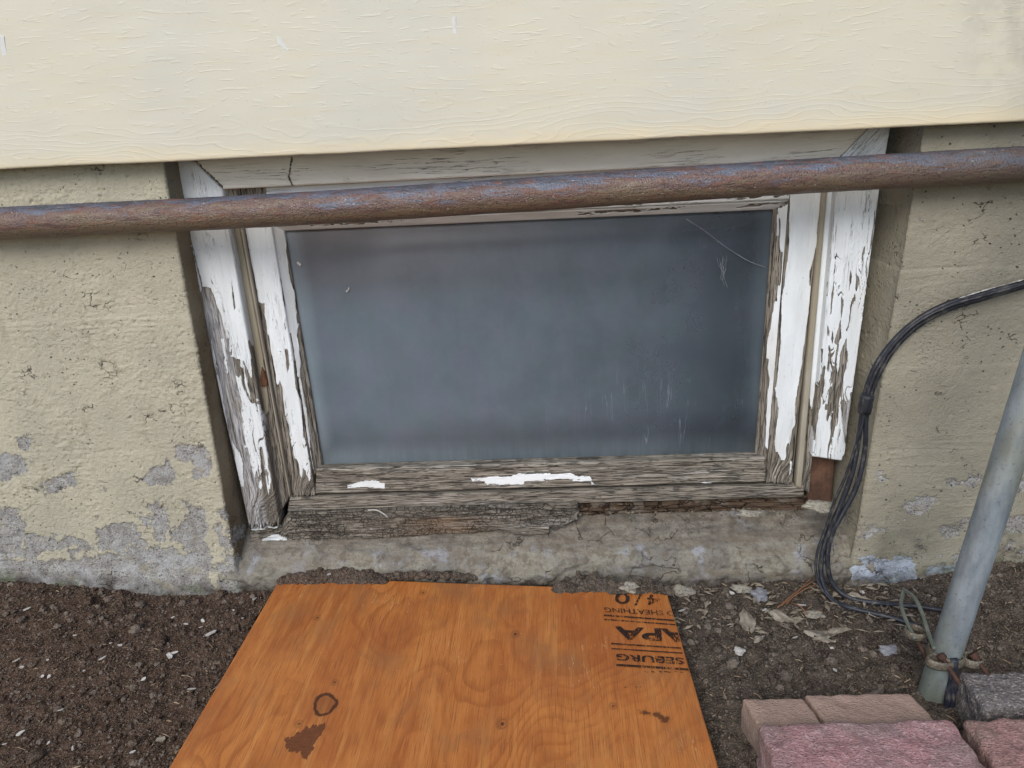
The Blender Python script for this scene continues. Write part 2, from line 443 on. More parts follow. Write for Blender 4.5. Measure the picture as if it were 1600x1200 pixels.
def mat_board(name, dark=0.0, tint=(242, 247, 249), lilac=False, edge=0.5, yellow=0.0):
    m = M(name); g = m.attr('gr', True)
    p = m.attr('paint')
    wcol, wh = wood_layer(m, g, dark)
    if lilac:
        old = m.attr('old')
        oc = m.mix(m.noise(m.map(g, (30, 300, 300)), 1, 4), L(182, 179, 180), L(212, 213, 216))
        om = m.ma('MULTIPLY', old, m.rng(m.noise(m.map(g, (14, 260, 260)), 1, 5, .7), .38, .55))
        wcol = m.mix(om, wcol, oc)
    jag = m.noise(m.map(g, (70, 500, 500)), 1, 4, .7)
    jag2 = m.noise(m.map(g, (26, 1100, 1100), (3, 1, 5)), 1, 2, .6)
    e = m.ma('ADD', p, m.ma('MULTIPLY', m.ma('SUBTRACT', m.ma('ADD', m.ma('MULTIPLY', jag, .55), m.ma('MULTIPLY', jag2, .45)), .5), edge*5))
    mask = m.rng(e, -.06, .06)
    pc = m.mix(m.rng(m.noise(m.map(g, (12, 40, 40)), 1, 4), .35, .7), tint_l(tint), tint_l([t*.955 for t in tint]))
    pc = m.mix(m.rng(m.noise(m.map(g, (18, 240, 240)), 1, 5, .7), .55, .75, 0, .28), pc, L(180, 174, 162))
    pc = m.mix(m.rng(m.noise(m.map(g, (5, 14, 14), (7, 1, 0)), 1, 4), .45, .75, 0, .45), pc, L(206, 203, 194))
    pc = m.mix(m.rng(m.noise(m.map(g, (220, 420, 420)), 1, 3), .68, .76, 0, .6), pc, L(120, 112, 104))
    if yellow: pc = m.mix(yellow, pc, L(206, 194, 162))
    # hairline splits in the paint
    hl = m.noise(m.map(g, (7, 210, 210), (1.3, 4, 0)), 1, 4, .6)
    hair = m.ma('MULTIPLY', m.ma('MULTIPLY', m.rng(m.ma('ABSOLUTE', m.ma('SUBTRACT', hl, .5)), 0, .007, 1, 0), m.rng(m.noise(m.map(g, (6, 30, 30), (3, 3, 3)), 1, 3), .48, .62)), m.attr('hair'))
    pc = m.mix(m.ma('MULTIPLY', hair, .8), pc, L(80, 72, 66))
    # thin dark line and light curl at the broken edge
    rim = m.ma('MULTIPLY', m.rng(e, -.35, -.02), m.rng(e, -.02, .03, 1, 0))
    wcol = m.mix(m.ma('MULTIPLY', rim, .45), wcol, L(58, 50, 45))
    col = m.mix(mask, wcol, pc)
    ph = m.ma('MULTIPLY', m.noise(m.map(g, (20, 120, 120)), 1, 4), .25)
    hh = m.n('ShaderNodeMix', data_type='FLOAT')
    m.put(hh.inputs[0], mask); m.put(hh.inputs[2], wh); m.put(hh.inputs[3], m.ma('ADD', ph, m.ma('SUBTRACT', .9, hair)))
    nrm = m.bump(hh.outputs[0], 1.0, .002)
    m.bsdf(col, m.rng(mask, 0, 1, .85, .5), nrm, spec=.3)
    return m.m
def tint_l(t): return L(*t)

def mat_flat_paint(name, a, b, dirt=(90, 80, 66)):
    m = M(name); g = m.attr('gr', True)
    n = m.noise(m.map(g, (10, 140, 140)), 1, 5, .65)
    col = m.mix(m.rng(n, .3, .7), L(*a), L(*b))
    col = m.mix(m.rng(m.noise(m.map(g, (25, 500, 500)), 1, 4, .7), .56, .72, 0, .6), col, L(*dirt))
    nrm = m.bump(n, .6, .001)
    m.bsdf(col, .7, nrm, spec=.25)
    return m.m

def mat_rotten():
    """wood broken into small blocks by cross cracks"""
    m = M('rotten_wood'); g = m.attr('gr', True)
    w = m.vadd(g, m.vscale(m.noise(g, 120, 3, color=True), .003))
    w = m.vadd(w, m.vscale(m.noise(g, 35, 2, color=True), .012))
    v = m.vor(m.map(w, (95, 130, 120)), 1.0, 'DISTANCE_TO_EDGE', 1.0)
    v2 = m.vor(m.map(w, (240, 330, 300), (3, 1, 0)), 1.0, 'DISTANCE_TO_EDGE', 1.0)
    ck = m.ma('MULTIPLY', m.rng(v, .0, .06, 1, 0), m.rng(m.noise(m.vadd(g, (3, 1, 1)), 30, 3), .36, .56)); ck2 = m.rng(v2, 0, .06, .75, 0)
    k = m.ma('MAXIMUM', ck, m.ma('MULTIPLY', ck2, m.rng(m.noise(g, 40, 3), .4, .6)))
    wcol, wh = wood_layer(m, g)
    br = m.attr('brown')
    wcol = m.mix(m.attr('light'), m.mix(.55, wcol, L(84, 78, 70)), wcol)
    wcol = m.mix(m.ma('MULTIPLY', br, .55), wcol, m.mix(m.noise(g, 90, 4), L(142, 104, 70), L(104, 82, 62)))
    p = m.attr('paint')
    mask = m.rng(m.ma('ADD', p, m.ma('MULTIPLY', m.ma('SUBTRACT', m.noise(m.map(g, (120, 400, 400)), 1, 4), .5), .9)), -.06, .06)
    k = m.ma('MULTIPLY', k, m.ma('SUBTRACT', 1, mask))
    col = m.mix(m.ma('MULTIPLY', k, .7), wcol, L(40, 35, 30))
    col = m.mix(mask, col, L(226, 230, 230))
    h = m.ma('ADD', m.ma('MULTIPLY', wh, .5), m.ma('MULTIPLY', k, -1.6))
    m.bsdf(col, .9, m.bump(h, 1.0, .0022), spec=.15)
    return m.m

def mat_rot_brown():
    m = M('broken_brown_wood'); g = m.attr('gr', True)
    v = m.vor(m.map(m.vadd(g, m.vscale(m.noise(g, 60, 3, color=True), .014)), (26, 120, 110)), 1.0, 'DISTANCE_TO_EDGE', .9)
    k = m.ma('MULTIPLY', m.rng(v, 0, .08, 1, 0), m.rng(m.noise(g, 45, 2), .35, .55))
    n = m.noise(m.map(g, (20, 260, 260)), 1, 5, .7)
    col = m.mix(m.rng(n, .3, .7), L(104, 86, 70), L(62, 51, 43))
    col = m.mix(m.rng(m.noise(g, 24, 3), .5, .62, 0, .7), col, L(112, 104, 94))
    col = m.mix(m.ma('MULTIPLY', k, .8), col, L(30, 24, 20))
    m.bsdf(col, .9, m.bump(m.ma('SUBTRACT', n, k), 1.0, .003), spec=.15)
    return m.m

def mat_glass():
    m = M('dusty_glass'); c = m.coord()
    x, y, z = m.sep(c)[:3]
    film = m.noise(m.map(c, (9, 1, 8)), 1.6, 4, .65)
    streak = m.noise(m.map(c, (90, 1, 7)), 1.0, 5, .65)
    fine = m.noise(m.map(c, (260, 1, 260)), 1.0, 3, .6)
    run = m.noise(m.map(m.vadd(c, m.vscale(m.noise(c, 30, 2, color=True), .006)), (70, 1, 3.2), (2, 0, 5)), 1.0, 3, .5)
    runm = m.ma('MULTIPLY', m.rng(m.ma('ABSOLUTE', m.ma('SUBTRACT', run, .56)), 0, .011, 1, 0), m.rng(z, .20, .40, 1, 0))
    runm = m.ma('MULTIPLY', runm, m.ma('MULTIPLY', m.rng(x, -.05, .1), m.rng(m.noise(m.map(c, (24, 1, 9)), 1, 2), .45, .62)))
    # dirt caught along the putty line
    ed = m.ma('MAXIMUM', m.rng(z, .188, .236, 1, 0), m.ma('MULTIPLY', m.rng(x, .278, .311, 0, 1), .6))
    ed = m.ma('MAXIMUM', ed, m.ma('MULTIPLY', m.rng(x, -.386, -.360, 1, 0), .6))
    dust = m.ma('ADD', m.rng(film, .25, .75, .46, .58), m.ma('MULTIPLY', m.ma('SUBTRACT', streak, .5), .06))
    dust = m.ma('ADD', dust, m.ma('MULTIPLY', m.ma('SUBTRACT', fine, .5), .03))
    dust = m.ma('ADD', dust, m.ma('MULTIPLY', runm, .38))
    dust = m.ma('ADD', dust, m.ma('MULTIPLY', ed, m.rng(streak, .3, .7, .26, .40)))
    # more opaque and paler towards the left of the pane, darker towards the right
    dust = m.ma('ADD', dust, m.rng(m.ma('SUBTRACT', x, m.ma('MULTIPLY', z, .25)), -.42, .28, .15, -.20), clamp=True)
    dcol = m.mix(m.rng(m.noise(m.map(c, (14, 1, 12)), 1.5, 4), .35, .65), L(128, 137, 150), L(124, 138, 147))
    dcol = m.mix(m.ma('MULTIPLY', m.rng(z, .42, .58), m.rng(x, -.3, .15, 1, .15)), dcol, L(136, 132, 134))  # brownish reflection at the upper left, painted into the dust colour
    dcol = m.mix(m.ma('MAXIMUM', m.ma('MULTIPLY', ed, .6), m.ma('MULTIPLY', runm, .7)), dcol, L(160, 176, 186))
    tr = m.n('ShaderNodeBsdfTransparent'); tr.inputs[0].default_value = (.55, .6, .62, 1)
    df = m.n('ShaderNodeBsdfDiffuse'); m.put(df.inputs[0], dcol)
    gl = m.n('ShaderNodeBsdfGlossy'); m.put(gl.inputs['Roughness'], m.rng(film, .3, .7, .34, .40)); gl.inputs[0].default_value = (.9, .95, 1, 1)
    fr = m.n('ShaderNodeFresnel'); fr.inputs[0].default_value = 1.45
    a = m.n('ShaderNodeMixShader'); m.put(a.inputs[0], dust); m.t.links.new(tr.outputs[0], a.inputs[1]); m.t.links.new(df.outputs[0], a.inputs[2])
    b = m.n('ShaderNodeMixShader'); m.put(b.inputs[0], m.ma('MULTIPLY', fr.outputs[0], .6)); m.t.links.new(a.outputs[0], b.inputs[1]); m.t.links.new(gl.outputs[0], b.inputs[2])
    m.t.links.new(b.outputs[0], m.out.inputs[0])
    return m.m

def mat_pipe():
    m = M('rusty_painted_iron'); c = m.coord()
    x = m.sep(c)[0]
    a = m.attr('ang')
    s = m.noise(m.map(c, (14, 80, 80)), 1, 4, .7, .3)
    s2 = m.noise(m.map(c, (45, 190, 190), (4, 1, 2)), 1, 4, .75)
    bl = m.noise(m.map(c, (6, 30, 30), (7, 5, 1)), 1, 4, .6)
    f = m.noise(c, 420, 3, .6)
    t = m.ma('ADD', a, m.ma('MULTIPLY', m.ma('SUBTRACT', m.ma('ADD', s, bl), 1.0), 1.7))
    # old coats and rust lie in bands round the pipe: grey on top, blue (old paint plus painted-in sky reflection), red-brown, then tan dust
    col = m.mix(m.rng(t, .12, .40), L(88, 88, 92), L(104, 110, 124))
    col = m.mix(m.rng(t, .40, .66), col, L(112, 90, 82))
    col = m.mix(m.rng(t, .68, 1.0), col, L(122, 107, 88))
    col = m.mix(m.ma('MULTIPLY', m.rng(s2, .52, .62, 0, .85), m.rng(t, .15, .5, 1, .5)), col, L(142, 92, 72))
    col = m.mix(m.rng(m.noise(m.map(c, (30, 140, 140), (1, 9, 3)), 1, 4, .7), .52, .66, 0, .7), col, L(84, 66, 62))
    col = m.mix(m.rng(x, .30, .60, 0, .5), col, m.mix(s, L(112, 104, 94), L(92, 86, 82)))
    col = m.mix(m.rng(f, .58, .70, 0, .7), col, L(66, 55, 50))
    col = m.mix(m.rng(m.noise(m.map(c, (150, 240, 240)), 1, 2), .68, .74, 0, .8), col, L(178, 172, 162))
    nrm = m.bump(m.ma('ADD', m.ma('ADD', s2, m.ma('MULTIPLY', f, .9)), s), .8, .0015)
    m.bsdf(col, m.rng(s2, .3, .7, .34, .66), nrm, metal=.15, spec=.6)
    return m.m

def mat_cable(name, base=(28, 30, 36), tint=(50, 54, 64)):
    m = M(name); g = m.attr('gr', True)
    n = m.noise(m.map(g, (40, 500, 500)), 1, 5, .65)
    col = m.mix(m.rng(n, .4, .7), L(*base), L(*tint))
    col = m.mix(m.rng(m.noise(m.map(g, (1, 3, 3)), 60, 4, .7), .5, .68, 0, .6), col, L(112, 108, 104))
    m.bsdf(col, .5, m.bump(n, .3, .0006), spec=.5)
    return m.m

def mat_galv():
    m = M('galvanised_steel'); g = m.attr('gr', True); c = m.coord()
    n = m.noise(m.map(c, (1, 1, .35)), 60, 5, .65); n2 = m.noise(m.map(c, (1, 1, .4)), 13, 4, .6)
    col = m.mix(m.rng(n, .3, .7), L(138, 150, 158), L(168, 178, 184))
    col = m.mix(m.rng(n2, .45, .65, 0, .55), col, L(150, 150, 128))
    z = m.sep(c)[2]
    col = m.mix(m.ma('MULTIPLY', m.rng(z, .0, .12, .75, 0), m.rng(n2, .3, .7, .4, 1)), col, L(120, 128, 112))
    col = m.mix(m.rng(m.noise(c, 260, 3), .6, .7, 0, .4), col, L(96, 98, 96))
    col = m.mix(m.rng(m.noise(m.map(c, (90, 90, 10)), 1, 4), .62, .7, 0, .5), col, L(196, 204, 208))
    m.bsdf(col, m.rng(n, .3, .7, .38, .56), m.bump(m.ma('ADD', n, n2), .25, .001), metal=.45, spec=.5)
    return m.m

def mat_simple(name, a, b, scale=60, rough=.7, metal=0.0, bump=.4, bd=.001, spec=.3, speck=None):
    m = M(name); c = m.coord()
    n = m.noise(c, scale, 5, .65); n2 = m.noise(c, scale*5, 3, .6)
    col = m.mix(m.rng(n, .3, .7), L(*a), L(*b))
    if speck: col = m.mix(m.rng(n2, .54, .66, 0, .8), col, L(*speck))
    m.bsdf(col, rough, m.bump(m.ma('ADD', n, m.ma('MULTIPLY', n2, .5)), bump, bd), metal=metal, spec=spec)
    return m.m

def mat_paver(name, a, b, lightc, darkc, str_=.7):
    m = M(name); c = m.coord()
    n = m.noise(c, 14, 4, .6); g1 = m.noise(m.map(c, (1, 1.9, 1), (0, 0, 0), (0, 0, .5)), 210, 3, .6); g2 = m.noise(m.map(c, (1, 1.6, 1), (3, 1, 0), (0, 0, .5)), 330, 3, .65)
    col = m.mix(m.rng(n, .32, .68), L(*a), L(*b))
    col = m.mix(m.rng(g1, .5, .68, 0, str_), col, L(*lightc))
    col = m.mix(m.rng(g2, .54, .68, 0, str_), col, L(*darkc))
    dirt = m.noise(c, 9, 5, .65)
    col = m.mix(m.rng(dirt, .48, .72, 0, .7), col, L(118, 104, 94))
    m.bsdf(col, .88, m.bump(m.ma('ADD', g1, m.ma('MULTIPLY', g2, .8)), .8, .0022), spec=.2)
    return m.m

def mat_soil(name, clod=False):
    m = M(name); c = m.coord()
    x = m.sep(c)[0]
    n = m.noise(c, 7, 4, .6); n2 = m.noise(c, 55, 5, .7); n3 = m.noise(c, 380, 4, .7)
    grey = m.rng(m.ma('ADD', x, m.ma('MULTIPLY', m.ma('SUBTRACT', n, .5), .6)), -.5, -.1)
    col = m.mix(grey, L(86, 68, 56), L(86, 78, 69))
    col = m.mix(m.rng(n2, .4, .65, 0, .85), col, m.mix(grey, L(42, 31, 25), L(44, 39, 34)))
    col = m.mix(m.rng(n3, .5, .64, 0, .7), col, L(118, 103, 90))
    if clod:
        t = m.attr('tone')
        col = m.mix(m.ma('MULTIPLY', t, .65), col, L(142, 131, 119))
    col = m.mix(m.rng(m.noise(c, 620, 2), .69, .75, 0, .9), col, L(186, 176, 168))
    m.bsdf(col, .95, m.bump(m.ma('ADD', n3, m.ma('MULTIPLY', n2, .8)), .9, .003), spec=.12)
    return m.m

def mat_ply():
    m = M('stained_plywood'); ph = m.attr('phase'); kn = m.attr('knot'); tear = m.attr('tear'); c = m.coord()
    x, y, z = m.sep(c)[:3]
    band = m.ma('FRACT', ph)
    late = m.ma('MULTIPLY', m.rng(band, .35, .88), m.rng(band, .88, 1.0, 1, 0))
    g1 = m.noise(m.map(c, (700, 22, 1)), 1, 4, .65, .3)
    g2 = m.noise(m.map(c, (170, 7, 1), (2, 3, 0)), 1, 5, .6, .5)
    big = m.noise(m.map(c, (7, 4, 1)), 1, 4, .65)
    col = m.mix(m.rng(big, .3, .7), L(206, 132, 66), L(180, 106, 50))
    col = m.mix(m.ma('MULTIPLY', late, m.rng(m.noise(m.map(c, (6, 6, 1), (4, 2, 0)), 1, 3), .35, .65, .10, .52)), col, L(150, 80, 36))
    col = m.mix(m.rng(g2, .46, .72, 0, .4), col, L(150, 82, 38))
    col = m.mix(m.rng(m.noise(m.map(c, (11, 8, 1), (3, 9, 0)), 1, 4, .65), .42, .68, 0, .55), col, L(160, 88, 42))
    col = m.mix(m.rng(m.noise(m.map(c, (60, 4, 1), (8, 3, 0)), 1, 4), .5, .7, 0, .5), col, L(216, 148, 80))
    col = m.mix(m.rng(g1, .5, .66, 0, .62), col, L(136, 74, 38))
    # dull dried mud and scuffs
    col = m.mix(m.rng(m.noise(m.map(c, (9, 7, 1), (1, 7, 0)), 1, 5, .65), .48, .7, 0, .55), col, L(150, 104, 66))
    sc = m.noise(m.map(c, (160, 9, 1), (0, 0, 0), (0, 0, .45)), 1, 3, .5)
    scm = m.ma('MULTIPLY', m.rng(m.ma('ABSOLUTE', m.ma('SUBTRACT', sc, .5)), 0, .006, 1, 0), m.rng(m.noise(c, 16, 3), .56, .66))
    col = m.mix(m.ma('MULTIPLY', scm, .75), col, L(230, 190, 138))
    col = m.mix(m.rng(m.noise(c, 420, 2), .73, .78, 0, .5), col, L(214, 180, 140))
    ring = m.rng(m.ma('ABSOLUTE', m.ma('ADD', m.attr('kd'), m.ma('MULTIPLY', m.ma('SUBTRACT', m.noise(c, 120, 2), .5), 2.2))), .35, 1.1, 1, 0)
    inr = m.ma('MULTIPLY', m.rng(m.ma('FRACT', m.ma('MULTIPLY', m.attr('kd'), 1.4)), .3, .9), m.rng(m.attr('kd'), -.6, -.9, 0, .45, False))
    kn = m.ma('MAXIMUM', kn, m.ma('MAXIMUM', m.ma('MULTIPLY', ring, .97), m.ma('MAXIMUM', inr, 0.0)))
    col = m.mix(m.ma('MULTIPLY', kn, .92), col, L(58, 30, 20))
    tm = m.rng(m.ma('ADD', tear, m.ma('MULTIPLY', m.ma('SUBTRACT', m.noise(m.map(c, (500, 120, 1)), 1, 4), .5), .9)), -.08, .08)
    col = m.mix(m.ma('MULTIPLY', tm, .9), col, m.mix(m.rng(m.noise(m.map(c, (90, 700, 1)), 1, 3), .4, .6), L(112, 62, 36), L(86, 46, 28)))
    h = m.ma('ADD', m.ma('MULTIPLY', g1, .6), m.ma('ADD', m.ma('MULTIPLY', late, .25), m.ma('MULTIPLY', tm, -1.5)))
    m.bsdf(col, m.rng(big, .3, .7, .36, .5), m.bump(h, .35, .0009), spec=.5)
    return m.m
def mat_ply_edge():
    m = M('plywood_edge'); c = m.coord(); z = m.sep(c)[2]
    w = m.ma('FRACT', m.ma('MULTIPLY', z, 300.0))
    n = m.noise(c, 200, 4)
    col = m.mix(m.rng(w, .4, .6), L(176, 128, 82), L(120, 80, 50))
    col = m.mix(m.rng(n, .4, .7, 0, .7), col, L(96, 72, 54))
    m.bsdf(col, .85, m.bump(n, .6, .001), spec=.2)
    return m.m
def mat_ink():
    m = M('stamp_ink'); c = m.coord()
    n = m.ma('ADD', m.noise(m.map(c, (520, 140, 1)), 1, 4, .7), m.ma('MULTIPLY', m.ma('SUBTRACT', m.noise(c, 45, 3), .5), .5))
    a = m.rng(n, .36, .52)
    p = m.bsdf(L(40, 28, 24), .6, end=False)
    tr = m.n('ShaderNodeBsdfTransparent')
    mx = m.n('ShaderNodeMixShader'); m.put(mx.inputs[0], m.ma('MULTIPLY', a, .93)); m.t.links.new(tr.outputs[0], mx.inputs[1]); m.t.links.new(p, mx.inputs[2])
    m.t.links.new(mx.outputs[0], m.out.inputs[0])
    return m.m
MT = {}
MT['siding'] = mat_siding(); MT['wall'] = mat_wall(); MT['ledge'] = mat_ledge()
MT['casing'] = mat_board('peeling_casing', lilac=True, edge=.45)
MT['sash'] = mat_board('peeling_sash', edge=.25)
MT['head'] = mat_board('head_casing_paint', tint=(246, 242, 232), edge=.4, yellow=.12)
MT['bare'] = mat_board('bare_weathered', edge=.3)
MT['jamb'] = mat_board('jamb_paint', tint=(160, 151, 130), edge=.4)
MT['stop'] = mat_flat_paint('stop_paint', (176, 168, 152), (128, 118, 106))
MT['rotten'] = mat_rotten(); MT['rotb'] = mat_rot_brown(); MT['glass'] = mat_glass(); MT['pipe'] = mat_pipe()
MT['cable'] = mat_cable('black_rubber'); MT['tape'] = mat_cable('black_tape', (30, 32, 36), (44, 48, 56))
MT['wire'] = mat_cable('grey_green_wire', (86, 92, 84), (118, 122, 112))
MT['galv'] = mat_galv(); MT['bluec'] = mat_cable('blue_cable_jacket', (30, 33, 46), (42, 46, 62))
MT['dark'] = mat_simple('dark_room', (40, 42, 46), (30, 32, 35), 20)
MT['core'] = mat_simple('raw_concrete', (120, 114, 104), (96, 90, 82), 30, .9)
MT['brownboard'] = mat_simple('bare_brown_board', (116, 86, 70), (80, 60, 50), 40, .8, bump=.5)
MT['bronze'] = mat_simple('weathered_bronze', (122, 112, 98), (92, 82, 72), 90, .55, .35, speck=(144, 146, 132))
MT['rustbolt'] = mat_simple('rusty_bolt', (88, 62, 52), (64, 48, 42), 200, .8, .2, bump=.6)
MT['pink'] = mat_paver('pink_paver', (168, 126, 126), (150, 126, 124), (196, 170, 172), (106, 82, 82))
MT['pink2'] = mat_paver('pink_grey_paver', (158, 120, 116), (140, 118, 110), (200, 160, 156), (96, 76, 72))
MT['grey'] = mat_paver('dark_grey_paver', (112, 107, 105), (98, 94, 96), (176, 168, 160), (62, 57, 58), .75)
MT['brick'] = mat_paver('old_brown_brick', (164, 140, 126), (150, 130, 118), (178, 156, 142), (134, 98, 78), .4)
MT['soil'] = mat_soil('soil'); MT['clod'] = mat_soil('soil_clods', True)
MT['ply'] = mat_ply(); MT['plyedge'] = mat_ply_edge(); MT['ink'] = mat_ink()
MT['chip'] = mat_simple('paint_chip', (206, 203, 196), (172, 167, 160), 90, .6)
MT['scrape'] = mat_simple('bare_primer', (236, 238, 236), (222, 222, 218), 90, .6)
MT['crumb'] = mat_simple('rot_crumb', (132, 124, 108), (92, 82, 70), 120, .9)
MT['litter'] = mat_simple('leaf_litter', (150, 140, 122), (92, 80, 68), 25, .85)
MT['leaf'] = mat_simple('dry_leaf', (166, 158, 142), (128, 118, 104), 70, .8)
MT['mortar'] = mat_simple('mortar_crumb', (172, 166, 150), (140, 134, 122), 70, .9, speck=(108, 101, 90))
MT['stone'] = mat_simple('grey_stone', (150, 150, 154), (122, 122, 128), 60, .8)
MT['needle'] = mat_simple('pine_needle', (150, 110, 78), (120, 86, 62), 60, .7)
MT['straw'] = mat_simple('straw', (178, 158, 130), (128, 106, 84), 30, .8)
MT['web'] = mat_simple('cobweb', (176, 182, 188), (146, 152, 160), 60, .9)
MT['knot'] = mat_simple('resin_stain', (112, 76, 52), (80, 52, 38), 120, .6)

# ================================================================== setting: ground
PLY = [atz(440, 901, .022), atz(1041, 923, .022), atz(1124, 1205, .022), atz(262, 1205, .022)]
PLY = np.array(PLY)
def gh_base(x, y):
    x = np.asarray(x, float); y = np.asarray(y, float)
    h = .028*sst(-.62, -.95, x)*sst(-.3, 0, y) + .030*sst(.50, .70, x)*sst(-.2, 0, y)
    h = h + .010*fbm(x*5, y*5, 3, 5)
    flat = sst(-.53, -.49, x)*sst(.21, .17, x)*sst(.03, -.02, y)
    h = h*(1-flat)-.004*flat
    return h
def gh(x, y):
    return gh_base(x, y) + .0055*fbm(np.asarray(x)*38, np.asarray(y)*38, 3, 9) + .0022*fbm(np.asarray(x)*140, np.asarray(y)*140, 2, 21)
def axis(core0, core1, step, far, n):
    c = np.arange(core0, core1+step/2, step)
    g = np.geomspace(step, far, n)
    return np.concatenate([core0-g[::-1], c, core1+g])
gx = axis(-1.0, 1.0, .0032, 120, 46)
gy = axis(-.50, .06, .0032, 120, 46)
X, Y = np.meshgrid(gx, gy)
Z = gh(np.clip(X, -1.3, 1.3), np.clip(Y, -.9, .3))
far = np.maximum(sst(1.0, 3, np.abs(X)), sst(.8, 3, np.abs(Y)))
Z = Z*(1-far) - .02*far
ground = link('ground', sheet('ground', np.stack([X, Y, Z], -1)), MT['soil'])
tag(ground, 'dark crumbly garden soil at the foot of the wall', 'soil', kind='structure')

# ================================================================== foundation wall
foundation = thing('foundation_wall', 'beige painted concrete foundation wall with flaking patches around the window recess', 'wall', (0, 0.1, 0))
zs = np.concatenate([np.linspace(.82, .70, 8, endpoint=False), np.arange(.70, -.03, -.0017), np.linspace(-.035, -.12, 5)])
def pier(side):
    """plan path: along the face, round the corner, back along the reveal"""
    r = .0035
    if side < 0:
        xf = np.concatenate([np.linspace(-2.6, -.90, 14, endpoint=False), np.arange(-.90, -.534, .0017)])
        xc = -.5245
        arc = np.linspace(0, 1, 9)[1:]*math.radians(82)
        px_ = np.concatenate([xf, xc-r+r*np.sin(arc)])
        py_ = np.concatenate([0*xf, r-r*np.cos(arc)])
        rv = np.arange(.0024, .115, .0024)
        dx, dy = .006/.085, 1.0
        px_ = np.concatenate([px_, px_[-1]+dx*rv]); py_ = np.concatenate([py_, py_[-1]+dy*rv])
    else:
        xf = np.concatenate([np.arange(.475, .90, .0017), np.linspace(.91, 2.6, 14)])
        xc = .464
        arc = np.linspace(1, 0, 9)[:-1]*math.radians(82)
        ax = xc+r-r*np.sin(arc); ay = r-r*np.cos(arc)
        rv = np.arange(.115, .0, -.0024)
        px_ = np.concatenate([ax[0]+.004-.016/.085*rv, ax, xf]); py_ = np.concatenate([ay[0]+rv, ay, 0*xf])
    S = np.concatenate([[0], np.cumsum(np.hypot(np.diff(px_), np.diff(py_)))])
    tx = np.gradient(px_, S); ty = np.gradient(py_, S)
    nx_, ny_ = ty, -tx
    n = np.hypot(nx_, ny_); nx_ /= n; ny_ /= n
    Zg, Sg = np.meshgrid(zs, S, indexing='ij')
    Xg = np.broadcast_to(px_, Zg.shape).copy(); Yg = np.broadcast_to(py_, Zg.shape).copy()
    if side < 0:
        Xg += (.031*(Zg-.38))*sst(-.75, -.53, Xg)           # corner leans a little
    else:
        Xg += (.03*(Zg-.45))*sst(.7, .46, Xg)
    # flaking
    bx_, by_ = proj(np.stack([Xg, Yg, Zg], -1))
    wx = bx_+15*fbm(Sg*45, Zg*45, 5, 31 if side < 0 else 37, .65); wy = by_+15*fbm(Sg*45+9, Zg*45, 5, 33, .65)
    if side < 0:
        o = (0, 560, 3.2)
        polys = [[(880, 430), (1000, 440), (1050, 480), (1050, 590), (970, 600), (960, 510), (890, 500)],
                 [(830, 490), (890, 600), (780, 630), (710, 620), (760, 550), (830, 545)],
                 [(210, 640), (270, 600), (370, 580), (370, 640), (300, 640), (250, 690)],
                 [(90, 400), (160, 400), (160, 450), (100, 440)], [(-200, 490), (110, 480), (130, 560), (60, 600), (-200, 590)],
                 [(-300, 740), (100, 760), (140, 880), (100, 960), (60, 1080), (-300, 1090)],
                 [(490, 840), (680, 830), (690, 920), (600, 960), (490, 950)], [(760, 730), (800, 720), (840, 800), (820, 920), (790, 920), (750, 780)],
                 [(930, 700), (1020, 760), (1030, 850), (980, 980), (940, 960), (890, 850), (940, 800)],
                 [(-900, 1100), (150, 1020), (500, 1000), (700, 940), (860, 960), (1060, 1000), (1080, 1250), (-900, 1250)]]
        pale = np.full(Zg.shape, -3.0)
    else:
        o = (1100, 500, 3.2)
        polys = [[(990, 930), (1140, 870), (1160, 900), (1110, 960), (1030, 960)], [(1200, 810), (1400, 770), (1380, 820), (1210, 830)],
                 [(870, 760), (920, 760), (930, 795), (880, 795)], [(1170, 1040), (1290, 1030), (1280, 1080), (1180, 1070)],
                 [(780, 1050), (850, 1050), (840, 1080), (790, 1075)], [(1480, 1000), (1640, 960), (1640, 1060), (1500, 1060)],
                 [(1540, 800), (1640, 780), (1640, 860), (1560, 850)]]
        pp = [crop(1100, 825, 3.2, [(780, 140), (1040, 140), (1040, 200), (1090, 260), (1000, 290), (680, 310), (700, 250), (670, 220), (700, 180), (780, 165)]),
              crop(1100, 825, 3.2, [(1110, 190), (1300, 170), (1400, 190), (1380, 240), (1220, 240), (1110, 260)])]
        pale = np.max([sdf(wx, wy, q) for q in pp], 0)/5
    bare = np.max([sdf(wx, wy, crop(*o, q)) for q in polys], 0)/7.0
    bare = np.maximum(bare, (fbm(Sg*20, Zg*26, 5, 61+side, .62)*2.6-.75)+(2.0 if side < 0 else 1.6)*sst(.27 if side < 0 else .2, .0, Zg)-1.1)
    bare = np.clip(bare+.75*fbm(Sg*55, Zg*60, 4, 161+side, .65)+.12, -1.5, 1.5)
    # relief: trowel marks, rough pockets, board-form lines
    rough = sst(-.1, .35, fbm(Sg*9, Zg*7, 3, 71+side))
    amp = 1.0 if side < 0 else .55
    d = amp*(.0018*fbm(Sg*14, Zg*11, 4, 80+side)+.0010*rough*fbm(Sg*70, Zg*85, 4, 90+side)+.0007*rough*sst(-.02, .03, fbm(Sg*55, Zg*80, 5, 99+side, .6)-.05)+.0005*rough*sst(-.02, .03, fbm(Sg*120, Zg*150, 3, 109+side, .6)-.1)+.0009*fbm(Sg*180, Zg*220, 2, 95))
    pit = fbm(Sg*95, Zg*120, 2, 101+side)
    d -= amp*.0022*sst(.42, .62, pit)
    d += .0010*np.exp(-((pn(Sg*6, Zg*70, 7)-.0)/.07)**2)*sst(.1, .4, fbm(Sg*7, Zg*12, 2, 15))
